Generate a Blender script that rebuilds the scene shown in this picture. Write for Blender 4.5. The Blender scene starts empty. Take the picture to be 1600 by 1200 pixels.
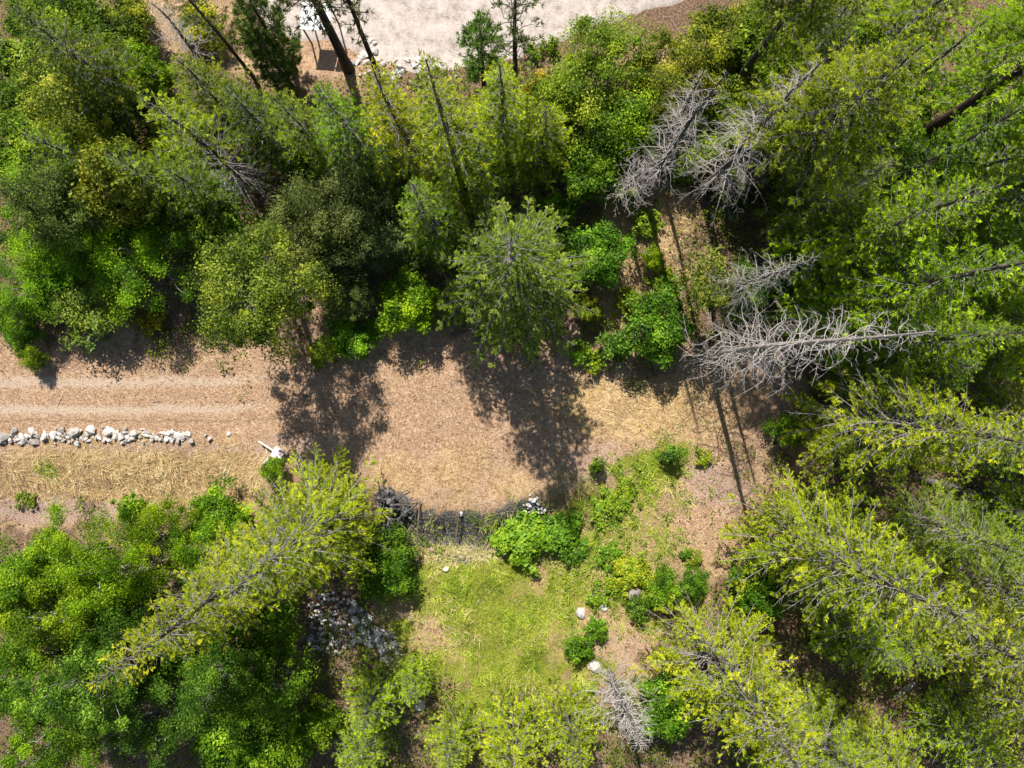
import bpy, math, random
import numpy as np
R_ = math.radians
sc = bpy.context.scene

# ------------------------------------------------------------------ camera, sky, sun, exposure
H, FPX = 41.0, 1111.0                 # drone height above the lawn, focal length in photo pixels
cam_d = bpy.data.cameras.new("camera"); cam = bpy.data.objects.new("camera", cam_d)
sc.collection.objects.link(cam); sc.camera = cam
cam.location = (0, 0, H); cam.rotation_euler = (0, 0, 0)
cam_d.sensor_width = 36; cam_d.lens = 36 * FPX / 1600; cam_d.clip_end = 2000

SUN_EL, SUN_DX, SUN_DY = R_(49), 0.25, -0.97          # shadows fall down the picture, slightly right
w = bpy.data.worlds.new("World"); sc.world = w; w.use_nodes = True
nt = w.node_tree; sky = nt.nodes.new("ShaderNodeTexSky"); sky.sky_type = 'NISHITA'; sky.sun_disc = False
sky.sun_elevation = SUN_EL; sky.sun_rotation = math.atan2(-SUN_DX, -SUN_DY)
sky.air_density = 1.0; sky.dust_density = 0.6
nt.links.new(sky.outputs[0], nt.nodes["Background"].inputs[0]); nt.nodes["Background"].inputs[1].default_value = 0.07
sun_d = bpy.data.lights.new("sun", 'SUN'); sun_d.energy = 5.0; sun_d.angle = R_(0.5); sun_d.color = (1.0, 0.95, 0.87)
sun = bpy.data.objects.new("sun", sun_d); sc.collection.objects.link(sun)
from mathutils import Vector
sun.rotation_euler = Vector((SUN_DX * math.cos(SUN_EL), SUN_DY * math.cos(SUN_EL), -math.sin(SUN_EL))).to_track_quat('-Z', 'Y').to_euler()
sun.location = (0, 0, 60)
vs = sc.view_settings; vs.view_transform = 'Standard'; vs.look = 'None'; vs.gamma = 1; vs.exposure = 0.95; vs.use_curve_mapping = False
sc.cycles.adaptive_threshold = .02; sc.cycles.max_bounces = 4; sc.cycles.diffuse_bounces = 3; sc.cycles.glossy_bounces = 1; sc.cycles.transmission_bounces = 3; sc.cycles.transparent_max_bounces = 4

rng = np.random.default_rng(7)

# ------------------------------------------------------------------ noise and terrain
_lat = np.random.default_rng(3).random((256, 256))
def vn(x, y, s=0):
    x = np.asarray(x, float) + s * 17.3; y = np.asarray(y, float) + s * 31.7
    i = np.floor(x).astype(int); j = np.floor(y).astype(int); fx = x - i; fy = y - j
    fx = fx * fx * (3 - 2 * fx); fy = fy * fy * (3 - 2 * fy)
    a = _lat[i % 256, j % 256]; b = _lat[(i + 1) % 256, j % 256]; c = _lat[i % 256, (j + 1) % 256]; d = _lat[(i + 1) % 256, (j + 1) % 256]
    return (a * (1 - fx) + b * fx) * (1 - fy) + (c * (1 - fx) + d * fx) * fy
def fbm(x, y, s=0, o=4):
    v = 0; a = .5; t = 0
    for k in range(o):
        v = v + a * vn(x, y, s + k); t += a; x = x * 2.03; y = y * 2.03; a *= .55
    return v / t
def sm(e0, e1, x):
    t = np.clip((x - e0) / (e1 - e0), 0, 1); return t * t * (3 - 2 * t)
PM = FPX / H                                      # plan units (photo pixels at lawn level) per metre
def U(X): return 800 + np.asarray(X) * PM
def Vv(Y): return 600 - np.asarray(Y) * PM
def edge_v(u):                                    # where the lawn terrace ends, as plan v
    return 815 - 40 * ((u - 720) / 140.0) ** 2 * (np.abs(u - 720) < 260) - 135 * (np.abs(u - 720) >= 260)
def terr(X, Y):
    u, v = U(X), Vv(Y)
    z = (fbm(u / 90, v / 90, 5) - .5) * .5 + (fbm(u / 22, v / 22, 9, 3) - .5) * .10
    low = sm(-22, 40, v - edge_v(np.clip(u, 560, 880))) * sm(1000, 860, u) * sm(330, 560, u)
    z = z - 1.3 * low
    bank = sm(685, 800, v) * sm(470, 300, u)
    z = z - 1.1 * bank
    z = z + .35 * sm(560, 380, v) * (1 - sm(150, 60, v))
    flat = sm(480, 380, u) * sm(560, 590, v) * sm(690, 660, v)
    return z * (1 - .75 * flat) * (1 - .9 * sm(130, 60, v))
def Gp(px, py):
    """photo pixel of a point on the ground -> the ground point"""
    z = 0.0
    for _ in range(4):
        X = (px - 800) * (H - z) / FPX; Y = (600 - py) * (H - z) / FPX; z = float(terr(X, Y))
    return X, Y, z

# ------------------------------------------------------------------ materials
def new_mat(name):
    m = bpy.data.materials.new(name); m.use_nodes = True; n = m.node_tree
    return m, n, n.nodes["Principled BSDF"], n.nodes["Material Output"]
def ramp(n, fac, stops):
    r = n.nodes.new("ShaderNodeValToRGB"); e = r.color_ramp.elements
    while len(e) < len(stops): e.new(.5)
    for k, (p, c) in enumerate(stops): e[k].position = p; e[k].color = (*c, 1)
    n.links.new(fac, r.inputs[0]); return r.outputs[0]
def noise(n, scale, detail=4, rough=.6, vec=None):
    t = n.nodes.new("ShaderNodeTexNoise"); t.inputs["Scale"].default_value = scale; t.inputs["Detail"].default_value = detail; t.inputs["Roughness"].default_value = rough
    if vec is not None: n.links.new(vec, t.inputs["Vector"])
    return t.outputs[0]
def attr(n, name):
    a = n.nodes.new("ShaderNodeAttribute"); a.attribute_name = name; return a.outputs["Fac"]
def mix(n, fac, a, b, mode='MIX'):
    m = n.nodes.new("ShaderNodeMix"); m.data_type = 'RGBA'; m.blend_type = mode
    for sock, v in ((m.inputs[0], fac), (m.inputs[6], a), (m.inputs[7], b)):
        if isinstance(v, (int, float)): sock.default_value = v
        elif isinstance(v, tuple): sock.default_value = (*v, 1)
        else: n.links.new(v, sock)
    return m.outputs[2]
def mth(n, op, a, b=None, clamp=False):
    m = n.nodes.new("ShaderNodeMath"); m.operation = op; m.use_clamp = clamp
    for sock, v in ((m.inputs[0], a), (m.inputs[1], b)):
        if v is None: continue
        if isinstance(v, (int, float)): sock.default_value = v
        else: n.links.new(v, sock)
    return m.outputs[0]
def objpos(n):
    return n.nodes.new("ShaderNodeNewGeometry").outputs["Position"]
def bump(n, p, h, strength=.5, dist=.05):
    b = n.nodes.new("ShaderNodeBump"); b.inputs["Strength"].default_value = strength; b.inputs["Distance"].default_value = dist
    n.links.new(h, b.inputs["Height"]); n.links.new(b.outputs[0], p.inputs["Normal"])

def leaf_mat(name, lo, mid, hi, trans=.34, rough=.5, spec=.25):
    """leaf colour runs lo > mid > hi over a random value of each leaf, times the plant's own tint"""
    m, n, p, out = new_mat(name)
    c = ramp(n, attr(n, "var"), [(0, lo), (.5, mid), (1, hi)])
    oi = n.nodes.new("ShaderNodeObjectInfo")
    c = mix(n, 1.0, c, oi.outputs["Color"], 'MULTIPLY')
    n.links.new(c, p.inputs["Base Color"]); p.inputs["Roughness"].default_value = rough; p.inputs["Specular IOR Level"].default_value = spec
    t = n.nodes.new("ShaderNodeBsdfTranslucent"); n.links.new(mix(n, 1.0, c, (1.25, 1.2, .55), 'MULTIPLY'), t.inputs[0])
    s = n.nodes.new("ShaderNodeMixShader"); s.inputs[0].default_value = trans
    n.links.new(p.outputs[0], s.inputs[1]); n.links.new(t.outputs[0], s.inputs[2]); n.links.new(s.outputs[0], out.inputs[0])
    return m
def wood_mat(name, a, b, scale=7, rough=.9):
    m, n, p, out = new_mat(name)
    f = noise(n, scale, 5, .7, objpos(n)); c = ramp(n, f, [(.3, a), (.7, b)])
    oi = n.nodes.new("ShaderNodeObjectInfo"); c = mix(n, 1.0, c, oi.outputs["Color"], 'MULTIPLY')
    n.links.new(c, p.inputs["Base Color"]); p.inputs["Roughness"].default_value = rough; p.inputs["Specular IOR Level"].default_value = .15
    bump(n, p, f, .6, .03); return m
def stone_mat(name, a, b, c):
    m, n, p, out = new_mat(name)
    oi = n.nodes.new("ShaderNodeObjectInfo")
    f = noise(n, 5, 5, .65, objpos(n)); f2 = mth(n, 'ADD', mth(n, 'MULTIPLY', f, .7), mth(n, 'MULTIPLY', oi.outputs["Random"], .45))
    col = ramp(n, f2, [(.3, a), (.52, b), (.75, c)])
    n.links.new(col, p.inputs["Base Color"]); p.inputs["Roughness"].default_value = .85; bump(n, p, noise(n, 18, 4, .6, objpos(n)), .5, .03); return m
def plain_mat(name, a, b, scale=9, rough=.6):
    m, n, p, out = new_mat(name)
    n.links.new(ramp(n, noise(n, scale, 4, .6, objpos(n)), [(.35, a), (.7, b)]), p.inputs["Base Color"]); p.inputs["Roughness"].default_value = rough; return m

M = {}
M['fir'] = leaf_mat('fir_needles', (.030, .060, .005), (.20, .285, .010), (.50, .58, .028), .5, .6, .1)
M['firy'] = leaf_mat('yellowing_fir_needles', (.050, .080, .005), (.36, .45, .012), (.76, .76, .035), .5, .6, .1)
M['pine'] = leaf_mat('pine_needles', (.030, .045, .014), (.085, .110, .026), (.19, .21, .06), .3, .6, .15)
M['broad'] = leaf_mat('broad_leaves', (.024, .052, .006), (.125, .205, .012), (.36, .43, .035), .46, .5, .16)
M['juniper'] = leaf_mat('olive_needles', (.030, .038, .013), (.11, .135, .034), (.26, .275, .085), .35, .6, .1)
M['lime'] = leaf_mat('lime_leaves', (.12, .21, .016), (.25, .36, .022), (.46, .47, .035), .35)
M['bark'] = wood_mat('brown_bark', (.035, .026, .022), (.12, .095, .08))
M['twig'] = wood_mat('grey_twig_bark', (.12, .105, .095), (.36, .33, .31))
M['dead'] = wood_mat('bleached_dead_wood', (.19, .168, .15), (.42, .385, .35))
M['deadbark'] = wood_mat('grey_dead_bark', (.035, .03, .028), (.15, .135, .125))
M['log'] = wood_mat('weathered_log', (.10, .07, .05), (.26, .19, .14))
M['stone'] = stone_mat('pale_granite', (.17, .145, .125), (.33, .295, .265), (.50, .465, .43))
M['grey_stone'] = stone_mat('grey_blasted_rock', (.20, .185, .175), (.36, .335, .315), (.54, .51, .48))
M['char'] = stone_mat('charred_wood', (.010, .010, .011), (.03, .029, .03), (.15, .14, .14))
M['white'] = plain_mat('white_sheet', (.70, .70, .72), (.82, .82, .84), 3, .5)
M['paint'] = plain_mat('white_paint', (.66, .62, .60), (.80, .77, .76), 12, .5)
M['steel'] = plain_mat('dark_steel', (.03, .03, .032), (.06, .058, .06), 15, .5)
M['print_red'] = plain_mat('faded_red_print', (.42, .12, .16), (.62, .30, .34), 25, .5)
M['print_grey'] = plain_mat('grey_print', (.14, .13, .17), (.30, .27, .32), 25, .5)
M['print_pink'] = plain_mat('pale_pink_print', (.62, .48, .54), (.74, .62, .66), 10, .5)

def soil_nodes(n, p, attrs=True, pale_only=False):
    pos = objpos(n)
    big = noise(n, .35, 5, .65, pos); mid = noise(n, 3.6, 6, .75, pos); fine = noise(n, 9, 6, .75, pos); grit = noise(n, 30, 4, .8, pos)
    f = mth(n, 'ADD', mth(n, 'MULTIPLY', mid, .45), mth(n, 'MULTIPLY', fine, .55))
    c = ramp(n, f, [(.36, (.13, .08, .048)), (.44, (.34, .21, .13)), (.52, (.53, .36, .235)), (.62, (.71, .54, .38))])
    straw = ramp(n, f, [(.37, (.19, .12, .045)), (.47, (.47, .32, .14)), (.60, (.76, .58, .32))])
    sf = mth(n, 'ADD', mth(n, 'MULTIPLY', mth(n, 'SUBTRACT', big, .5), 2.2), attr(n, "straw"), True)
    c = mix(n, sf, c, straw)
    patch = noise(n, .9, 5, .7, pos); c = mix(n, mth(n, 'MULTIPLY', mth(n, 'SUBTRACT', patch, .5), 2.6, True), c, mix(n, 1.0, c, (.70, .62, .56), 'MULTIPLY'))
    c = mix(n, mth(n, 'MULTIPLY', mth(n, 'SUBTRACT', .46, patch), 2.4, True), c, mix(n, 1.0, c, (1.18, 1.16, 1.14), 'MULTIPLY'))
    def lay(c, name, col, sharp=2.4):
        k = mth(n, 'MULTIPLY', mth(n, 'SUBTRACT', mth(n, 'ADD', attr(n, name), mth(n, 'MULTIPLY', mth(n, 'SUBTRACT', f, .5), 2.6)), .38), sharp, True)
        return mix(n, k, c, col)
    if attrs:
        c = lay(c, "bare", ramp(n, fine, [(.3, (.36, .24, .185)), (.7, (.60, .45, .37))]))
        c = lay(c, "green", ramp(n, fine, [(.3, (.10, .12, .018)), (.5, (.24, .28, .03)), (.7, (.42, .38, .10))]))
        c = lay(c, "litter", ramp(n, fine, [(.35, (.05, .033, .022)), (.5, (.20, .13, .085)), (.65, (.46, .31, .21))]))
        c = lay(c, "charred", ramp(n, fine, [(.36, (.045, .042, .04)), (.5, (.14, .13, .125)), (.64, (.36, .33, .31))]), 3.5)
    c = lay(c, "rut", ramp(n, mth(n, 'ADD', mth(n, 'MULTIPLY', fine, .5), mth(n, 'MULTIPLY', grit, .5)), [(.35, (.42, .31, .225)), (.6, (.68, .535, .41))]), 1.5)
    c = mix(n, mth(n, 'MULTIPLY', mth(n, 'SUBTRACT', .42, grit), 3.0, True), c, (.16, .10, .07))
    c = mix(n, 1.0, c, (.80, .785, .765), "MULTIPLY")
    n.links.new(c, p.inputs["Base Color"]); p.inputs["Roughness"].default_value = .95; p.inputs["Specular IOR Level"].default_value = .1
    bump(n, p, mth(n, 'ADD', fine, mth(n, 'MULTIPLY', grit, .6)), .9, .10)
mm, n, p, o_ = new_mat('dry_ground'); soil_nodes(n, p); M['ground'] = mm
mm, n, p, o_ = new_mat('driveway_soil'); soil_nodes(n, p, False); M['drive'] = mm
mm, n, p, o_ = new_mat('gravel')
pos = objpos(n); f = mth(n, 'ADD', mth(n, 'MULTIPLY', noise(n, 1.1, 7, .75, pos), .55), mth(n, 'MULTIPLY', noise(n, 10, 6, .85, pos), .45))
n.links.new(ramp(n, f, [(.39, (.16, .13, .11)), (.47, (.33, .28, .245)), (.58, (.45, .39, .35))]), p.inputs["Base Color"]); p.inputs["Roughness"].default_value = .95; bump(n, p, f, .8, .06); M['gravel'] = mm
def grass_mat(name, stops, tr=.25):
    m, n, p, out = new_mat(name)
    c = ramp(n, attr(n, "var"), stops); n.links.new(c, p.inputs["Base Color"]); p.inputs["Roughness"].default_value = .7; p.inputs["Specular IOR Level"].default_value = .2
    t = n.nodes.new("ShaderNodeBsdfTranslucent"); n.links.new(c, t.inputs[0]); s = n.nodes.new("ShaderNodeMixShader"); s.inputs[0].default_value = tr
    n.links.new(p.outputs[0], s.inputs[1]); n.links.new(t.outputs[0], s.inputs[2]); n.links.new(s.outputs[0], out.inputs[0]); return m
M['dry_grass'] = grass_mat('dry_grass_blades', [(0, (.15, .085, .05)), (.3, (.37, .225, .14)), (.6, (.51, .34, .205)), (.85, (.62, .48, .29)), (1, (.30, .32, .07))])
M['straw_grass'] = grass_mat('straw_blades', [(0, (.24, .16, .06)), (.4, (.50, .36, .15)), (.7, (.68, .53, .27)), (1, (.80, .68, .42))])
M['char_grass'] = grass_mat('scorched_grass_blades', [(0, (.02, .02, .022)), (.5, (.09, .085, .085)), (.8, (.22, .19, .17)), (1, (.46, .38, .30))])
M['green_grass'] = grass_mat('green_grass_blades', [(0, (.07, .13, .010)), (.4, (.24, .36, .018)), (.68, (.44, .52, .04)), (.88, (.66, .60, .16)), (1, (.70, .56, .31))])
M['under'] = leaf_mat('undergrowth_leaves', (.028, .055, .006), (.13, .19, .014), (.36, .39, .035), .42, .6, .1)

# ------------------------------------------------------------------ mesh helpers
C = sc.collection
def to_mesh(name, V, quads=None, tris=None, mats=(), var=None, smooth=False, attrs=None, mat_idx=None):
    V = np.asarray(V, np.float32); me = bpy.data.meshes.new(name)
    q = np.zeros((0, 4), int) if quads is None else np.asarray(quads, int); t = np.zeros((0, 3), int) if tris is None else np.asarray(tris, int)
    me.vertices.add(len(V)); me.vertices.foreach_set("co", V.ravel())
    nl = q.size + t.size; me.loops.add(nl); me.loops.foreach_set("vertex_index", np.concatenate([q.ravel(), t.ravel()]).astype(np.int32))
    npoly = len(q) + len(t); me.polygons.add(npoly)
    st = np.concatenate([np.arange(len(q)) * 4, q.size + np.arange(len(t)) * 3]).astype(np.int32)
    me.polygons.foreach_set("loop_start", st)
    for m in mats: me.materials.append(m)
    if var is not None:
        a = me.attributes.new("var", 'FLOAT', 'FACE'); a.data.foreach_set("value", np.asarray(var, np.float32))
    for k, vals in (attrs or {}).items():
        a = me.attributes.new(k, 'FLOAT', 'POINT'); a.data.foreach_set("value", np.asarray(vals, np.float32))
    me.polygons.foreach_set("use_smooth", np.full(npoly, smooth, dtype=bool))
    if mat_idx is not None: me.polygons.foreach_set("material_index", np.asarray(mat_idx, np.int32))
    me.update(calc_edges=True); me.validate(); return me
def unit(a):
    return a / np.maximum(np.linalg.norm(a, axis=-1, keepdims=True), 1e-9)
def tubes(P, Rr, k=4, off=0):
    """P (B,N,3) paths, Rr (B,N) radii -> verts, quads"""
    B, N, _ = P.shape
    T = unit(np.gradient(P, axis=1)); ref = np.zeros((B, 1, 3)); mean = unit(T.mean(1))
    ref[:, 0, 2] = 1; ref[np.abs(mean[:, 2]) > .8] = (1, 0, 0)
    A = unit(np.cross(T, np.broadcast_to(ref, T.shape))); Bv = np.cross(T, A)
    ang = np.arange(k) * 2 * math.pi / k
    ring = P[:, :, None, :] + Rr[:, :, None, None] * (np.cos(ang)[None, None, :, None] * A[:, :, None, :] + np.sin(ang)[None, None, :, None] * Bv[:, :, None, :])
    V = ring.reshape(-1, 3)
    b = np.arange(B)[:, None, None] * N * k; i = np.arange(N - 1)[None, :, None] * k; j = np.arange(k)[None, None, :]; j2 = (j + 1) % k
    Q = np.stack([b + i + j, b + i + j2, b + i + k + j2, b + i + k + j], -1).reshape(-1, 4)
    return V, Q + off
def diamonds(Pb, D, Nn, L, W):
    """flat leaf blades: base point, direction, normal, length, width"""
    S = unit(np.cross(D, Nn)); L = L[:, None]; W = W[:, None]
    mid = Pb + D * L * .5
    V = np.stack([Pb, mid + S * W * .5, Pb + D * L - unit(Nn) * L * .05, mid - S * W * .5], 1).reshape(-1, 3)
    return V, np.arange(len(V)).reshape(-1, 4)
def rot_h(d, ang):
    c, s = np.cos(ang), np.sin(ang); r = d.copy(); r[:, 0] = d[:, 0] * c - d[:, 1] * s; r[:, 1] = d[:, 0] * s + d[:, 1] * c; return r
def trunk_mesh(name, h, r0, g, sides=8, bend=.15, mat='bark', top=.04, lean=(0, 0)):
    s = np.linspace(0, 1, 12); P = np.zeros((1, 12, 3)); P[0, :, 2] = s * h - .25 * (s == 0)
    ph = g.random(2) * 6; P[0, :, 0] = np.sin(s * 4 + ph[0]) * bend * s + lean[0] * s; P[0, :, 1] = np.sin(s * 3.4 + ph[1]) * bend * s + lean[1] * s
    rr = r0 * (1 - s) ** .85 + top * .5; rr[0] *= 1.35
    V, Q = tubes(P, rr[None], sides); return to_mesh(name, V, Q, mats=[M[mat]], smooth=True), P[0]

# ------------------------------------------------------------------ tree prototypes
PROTO = {}
def fir(key, seed, h, R, cb=.06, nb=220, droop=.42, up=.30, f0=.2, td=1.0, bare_below=0, bare_len=.9, mat='fir', r0=None, spray=.135, taper=.85, dens=1.0, bare_frac=.0, tw=1.0):
    g = np.random.default_rng(seed); r0 = r0 or h * .0125 + .03
    tm, tp = trunk_mesh('trunk', h, r0, g)
    t = (np.arange(nb) + g.random(nb)) / nb; t = t ** 1.05
    z = cb * h + t * (h * .985 - cb * h); az = np.arange(nb) * 2.39996 + g.normal(0, .35, nb)
    prof = (1 - t) ** taper * np.minimum(1, .55 + t / .25)
    L = R * prof * g.uniform(.62, 1.12, nb) + .22
    N = 7; s = np.linspace(0, 1, N)
    dh = np.stack([np.cos(az), np.sin(az), np.zeros(nb)], 1); lat = np.stack([-dh[:, 1], dh[:, 0], np.zeros(nb)], 1)
    upk = up * g.uniform(.5, 1.5, nb) + .35 * t; dk = droop * g.uniform(.6, 1.4, nb) * (1 - .5 * t)
    bend = g.normal(0, .14, nb)
    cx = np.interp(z, tp[:, 2], tp[:, 0]); cy = np.interp(z, tp[:, 2], tp[:, 1])
    P = np.stack([cx, cy, z], 1)[:, None, :] + L[:, None, None] * (dh[:, None, :] * s[None, :, None] + lat[:, None, :] * (bend[:, None] * s[None, :] ** 2)[..., None])
    P[:, :, 2] += L[:, None] * (upk[:, None] * s - dk[:, None] * s ** 2 + .10 * s ** 4)
    br = (.0065 * L + .006)[:, None] * (1 - .8 * s)[None, :]
    VV, QQ = tubes(P, br, 4); bare = (t < bare_below) | (g.random(nb) < bare_frac)
    # twigs
    nt_ = np.maximum(2, (L / .15 * td * tw * np.where(bare, .5, 1)).astype(int)); b = np.repeat(np.arange(nb), nt_); M_ = len(b)
    fb = f0 * (1 - .8 * t[b]); sj = fb + (1 - fb) * g.random(M_) ** .8
    fi = sj * (N - 1); i0 = np.minimum(fi.astype(int), N - 2); fr = (fi - i0)[:, None]
    pb = P[b, i0] * (1 - fr) + P[b, i0 + 1] * fr; bd = unit(P[b, i0 + 1] - P[b, i0])
    side = np.where(g.random(M_) < .5, 1, -1); d = rot_h(bd, side * g.uniform(.5, 1.15, M_)); d[:, 2] += g.normal(-.10, .16, M_); d = unit(d)
    tl = np.clip(.36 * L[b] * (1.12 - sj), .16, .95) * g.uniform(.55, 1.15, M_)
    mids = pb + d * (tl * .5)[:, None]; mids[:, 2] += tl * .03; ends = pb + d * tl[:, None]; ends[:, 2] -= tl * .12
    TP = np.stack([pb, mids, ends], 1); trr = np.repeat((.0042 + .003 * tl)[:, None], 3, 1) * np.array([1, .8, .35])
    V2, Q2 = tubes(TP, trr, 3, len(VV))
    wood = to_mesh('branches', np.concatenate([VV, V2]), np.concatenate([QQ, Q2]), mats=[M['twig']])
    # needle sprays
    keep = ~bare[b]; tb = np.where(keep)[0]
    ns = np.maximum(3, (tl[tb] / .0125 * dens).astype(int)); k = np.repeat(tb, ns); m = len(k)
    q = g.random(m) ** .85; mid2 = 2 * q
    pos = np.where((q < .5)[:, None], pb[k] + (mids[k] - pb[k]) * mid2[:, None], mids[k] + (ends[k] - mids[k]) * (mid2 - 1)[:, None])
    sd = np.where(g.random(m) < .5, 1, -1); dd = rot_h(d[k], sd * g.uniform(.1, .85, m)); dd[:, 2] += g.normal(.06, .30, m); dd = unit(dd)
    nn = np.stack([g.normal(0, .7, m), g.normal(0, .7, m), np.ones(m)], 1)
    ll = spray * g.uniform(.55, 1.3, m); V3, Q3 = diamonds(pos, dd, nn, ll, ll * g.uniform(.17, .30, m))
    tv = g.normal(0, .17, nb)
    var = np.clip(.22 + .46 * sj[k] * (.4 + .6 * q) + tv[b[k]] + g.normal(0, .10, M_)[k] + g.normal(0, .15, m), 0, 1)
    crown = to_mesh('crown', V3, Q3, mats=[M[mat]], var=var)
    PROTO[key] = dict(h=h, R=R, parts=[('trunk', tm), ('branches', wood), ('crown', crown)])

def dead(key, seed, h, R, cb=.1, nb=150, droop=.55, up=.25, td=1.0, curl=.5, taper=.7, r0=None, lean=(0, 0), bend=.2, bark='deadbark'):
    g = np.random.default_rng(seed); r0 = r0 or h * .011 + .03
    tm, tp = trunk_mesh('trunk', h, r0, g, bend=bend, mat=bark, lean=lean)
    t = (np.arange(nb) + g.random(nb)) / nb; z = cb * h + t * (h * .985 - cb * h); az = np.arange(nb) * 2.39996 + g.normal(0, .5, nb)
    L = R * (1 - t) ** taper * np.minimum(1, .5 + t / .3) * g.uniform(.35, 1.15, nb) + .25
    N = 8; s = np.linspace(0, 1, N); dh = np.stack([np.cos(az), np.sin(az), np.zeros(nb)], 1); lat = np.stack([-dh[:, 1], dh[:, 0], np.zeros(nb)], 1)
    bd = g.normal(0, curl * .55, nb); w2 = g.normal(0, curl * .25, nb); uk = up * g.uniform(.2, 1.8, nb); dk = droop * g.uniform(.4, 1.5, nb)
    cx = np.interp(z, tp[:, 2], tp[:, 0]); cy = np.interp(z, tp[:, 2], tp[:, 1])
    P = np.stack([cx, cy, z], 1)[:, None, :] + L[:, None, None] * (dh[:, None, :] * (s - .22 * np.abs(bd)[:, None] * s ** 2)[..., None] + lat[:, None, :] * (bd[:, None] * s ** 2 + w2[:, None] * np.sin(s * 7))[..., None])
    P[:, :, 2] += L[:, None] * (uk[:, None] * s - dk[:, None] * s ** 2)
    V1, Q1 = tubes(P, (.008 * L + .008)[:, None] * (1 - .75 * s)[None], 4); Vs, Qs = [V1], [Q1]; off = len(V1)
    for lev in range(2):
        nb2 = len(P); Lb = np.linalg.norm(P[:, -1] - P[:, 0], axis=1); nt_ = np.maximum(1, (Lb / (.24 if lev == 0 else .42) * td).astype(int)); b = np.repeat(np.arange(nb2), nt_); m = len(b)
        sj = .15 + .82 * g.random(m); Nn = P.shape[1]; fi = sj * (Nn - 1); i0 = np.minimum(fi.astype(int), Nn - 2); fr = (fi - i0)[:, None]
        pb = P[b, i0] * (1 - fr) + P[b, i0 + 1] * fr; d = unit(P[b, i0 + 1] - P[b, i0])
        d = rot_h(d, np.where(g.random(m) < .5, 1, -1) * g.uniform(.5, 1.3, m)); d[:, 2] += g.normal(0, .35, m); d = unit(d)
        tl = np.clip(.42 * Lb[b] * (1.1 - sj), .15, 1.0) * g.uniform(.5, 1.3, m)
        sp = unit(np.cross(d, g.normal(0, 1, (m, 3)))); ss = np.linspace(0, 1, 4)
        P2 = pb[:, None, :] + tl[:, None, None] * (d[:, None, :] * ss[None, :, None] + sp[:, None, :] * (curl * .45 * ss ** 2)[None, :, None])
        rr = (.0070 if lev == 0 else .0048) * np.ones(m)
        V2, Q2 = tubes(P2, rr[:, None] * (1 - .6 * ss)[None], 3, off); Vs.append(V2); Qs.append(Q2); off += len(V2); P = P2
    wood = to_mesh('branches', np.concatenate(Vs), np.concatenate(Qs), mats=[M['dead']])
    PROTO[key] = dict(h=h, R=R, parts=[('trunk', tm), ('branches', wood)])

def broad(key, seed, h, R, z0=.25, ncl=90, per=240, leaf=.13, mat='broad', cl=.55, flat=.6, stems=1, up=.6, lump=.25, lw=.6, inner=.35):
    """round leafy crown from leaf clumps spread through an uneven ellipsoid, on one or several stems"""
    g = np.random.default_rng(seed); cz = h * (z0 + 1) / 2; rz = h * (1 - z0) / 2
    d = unit(g.normal(0, 1, (ncl, 3))); d[:, 2] = np.where(d[:, 2] < -.35, -d[:, 2], d[:, 2])
    lob = 1 + lump * np.sin(d[:, 0] * 5 + seed) * np.cos(d[:, 1] * 4 + seed * 2) + g.normal(0, .06, ncl)
    rad = (inner + (1 - inner) * g.random(ncl) ** .45) * lob
    cen = np.stack([d[:, 0] * R * rad, d[:, 1] * R * rad, cz + d[:, 2] * rz * np.minimum(rad, 1.05)], 1) ; cen *= np.array([.88, .88, .97])
    k = np.repeat(np.arange(ncl), per); m = len(k); sz = (cl * g.uniform(.4, 1.3, ncl))[k]
    off = unit(g.normal(0, 1, (m, 3))) * (g.random(m) ** .45 * (1 + .35 * np.abs(g.normal(0, 1, m))))[:, None] * np.stack([sz, sz, sz * flat], 1)
    pos = cen[k] + off; pos[:, 2] = np.maximum(pos[:, 2], .04)
    nn = unit(off / np.maximum(sz, .1)[:, None] * .7 + d[k] * .45 + np.array([0, 0, up]) + g.normal(0, .75, (m, 3)))
    dd = unit(np.cross(nn, g.normal(0, 1, (m, 3))))
    ll = leaf * g.uniform(.4, 1.5, m); V, Q = diamonds(pos - dd * ll[:, None] * .5, dd, nn, ll, ll * lw)
    cv = g.normal(0, .22, ncl)
    var = np.clip(.42 + cv[k] + .12 * off[:, 2] / sz + g.normal(0, .19, m), 0, 1)
    crown = to_mesh('crown', V, Q, mats=[M[mat]], var=var)
    parts = []
    if stems == 1:
        tm, tp = trunk_mesh('trunk', h * .72, .035 * R + .03, g, 7, .12); parts.append(('trunk', tm)); src = tp
    nl = min(ncl, 46); sel = g.choice(ncl, nl, False); s = np.linspace(0, 1, 5)
    if stems == 1:
        zz = np.clip(cen[sel, 2] * g.uniform(.35, .75, nl), .1, h * .68); st = np.stack([np.interp(zz, src[:, 2], src[:, 0]), np.interp(zz, src[:, 2], src[:, 1]), zz], 1)
    else:
        a = g.random(nl) * 6.28; st = np.stack([np.cos(a) * .12 * R, np.sin(a) * .12 * R, np.full(nl, -.05)], 1)
    P = st[:, None] * (1 - s)[None, :, None] + cen[sel][:, None] * s[None, :, None]; P[:, :, 2] += (np.sin(s * math.pi) * .12)[None] * R
    P[:, 1:4] += g.normal(0, .05 * R, (nl, 3, 3)); V, Q = tubes(P, (.010 * R + .012) * np.ones((nl, 1)) * (1 - .75 * s)[None], 4)
    parts += [('branches', to_mesh('branches', V, Q, mats=[M['twig']])), ('crown', crown)]
    PROTO[key] = dict(h=h, R=R, parts=parts)

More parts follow.
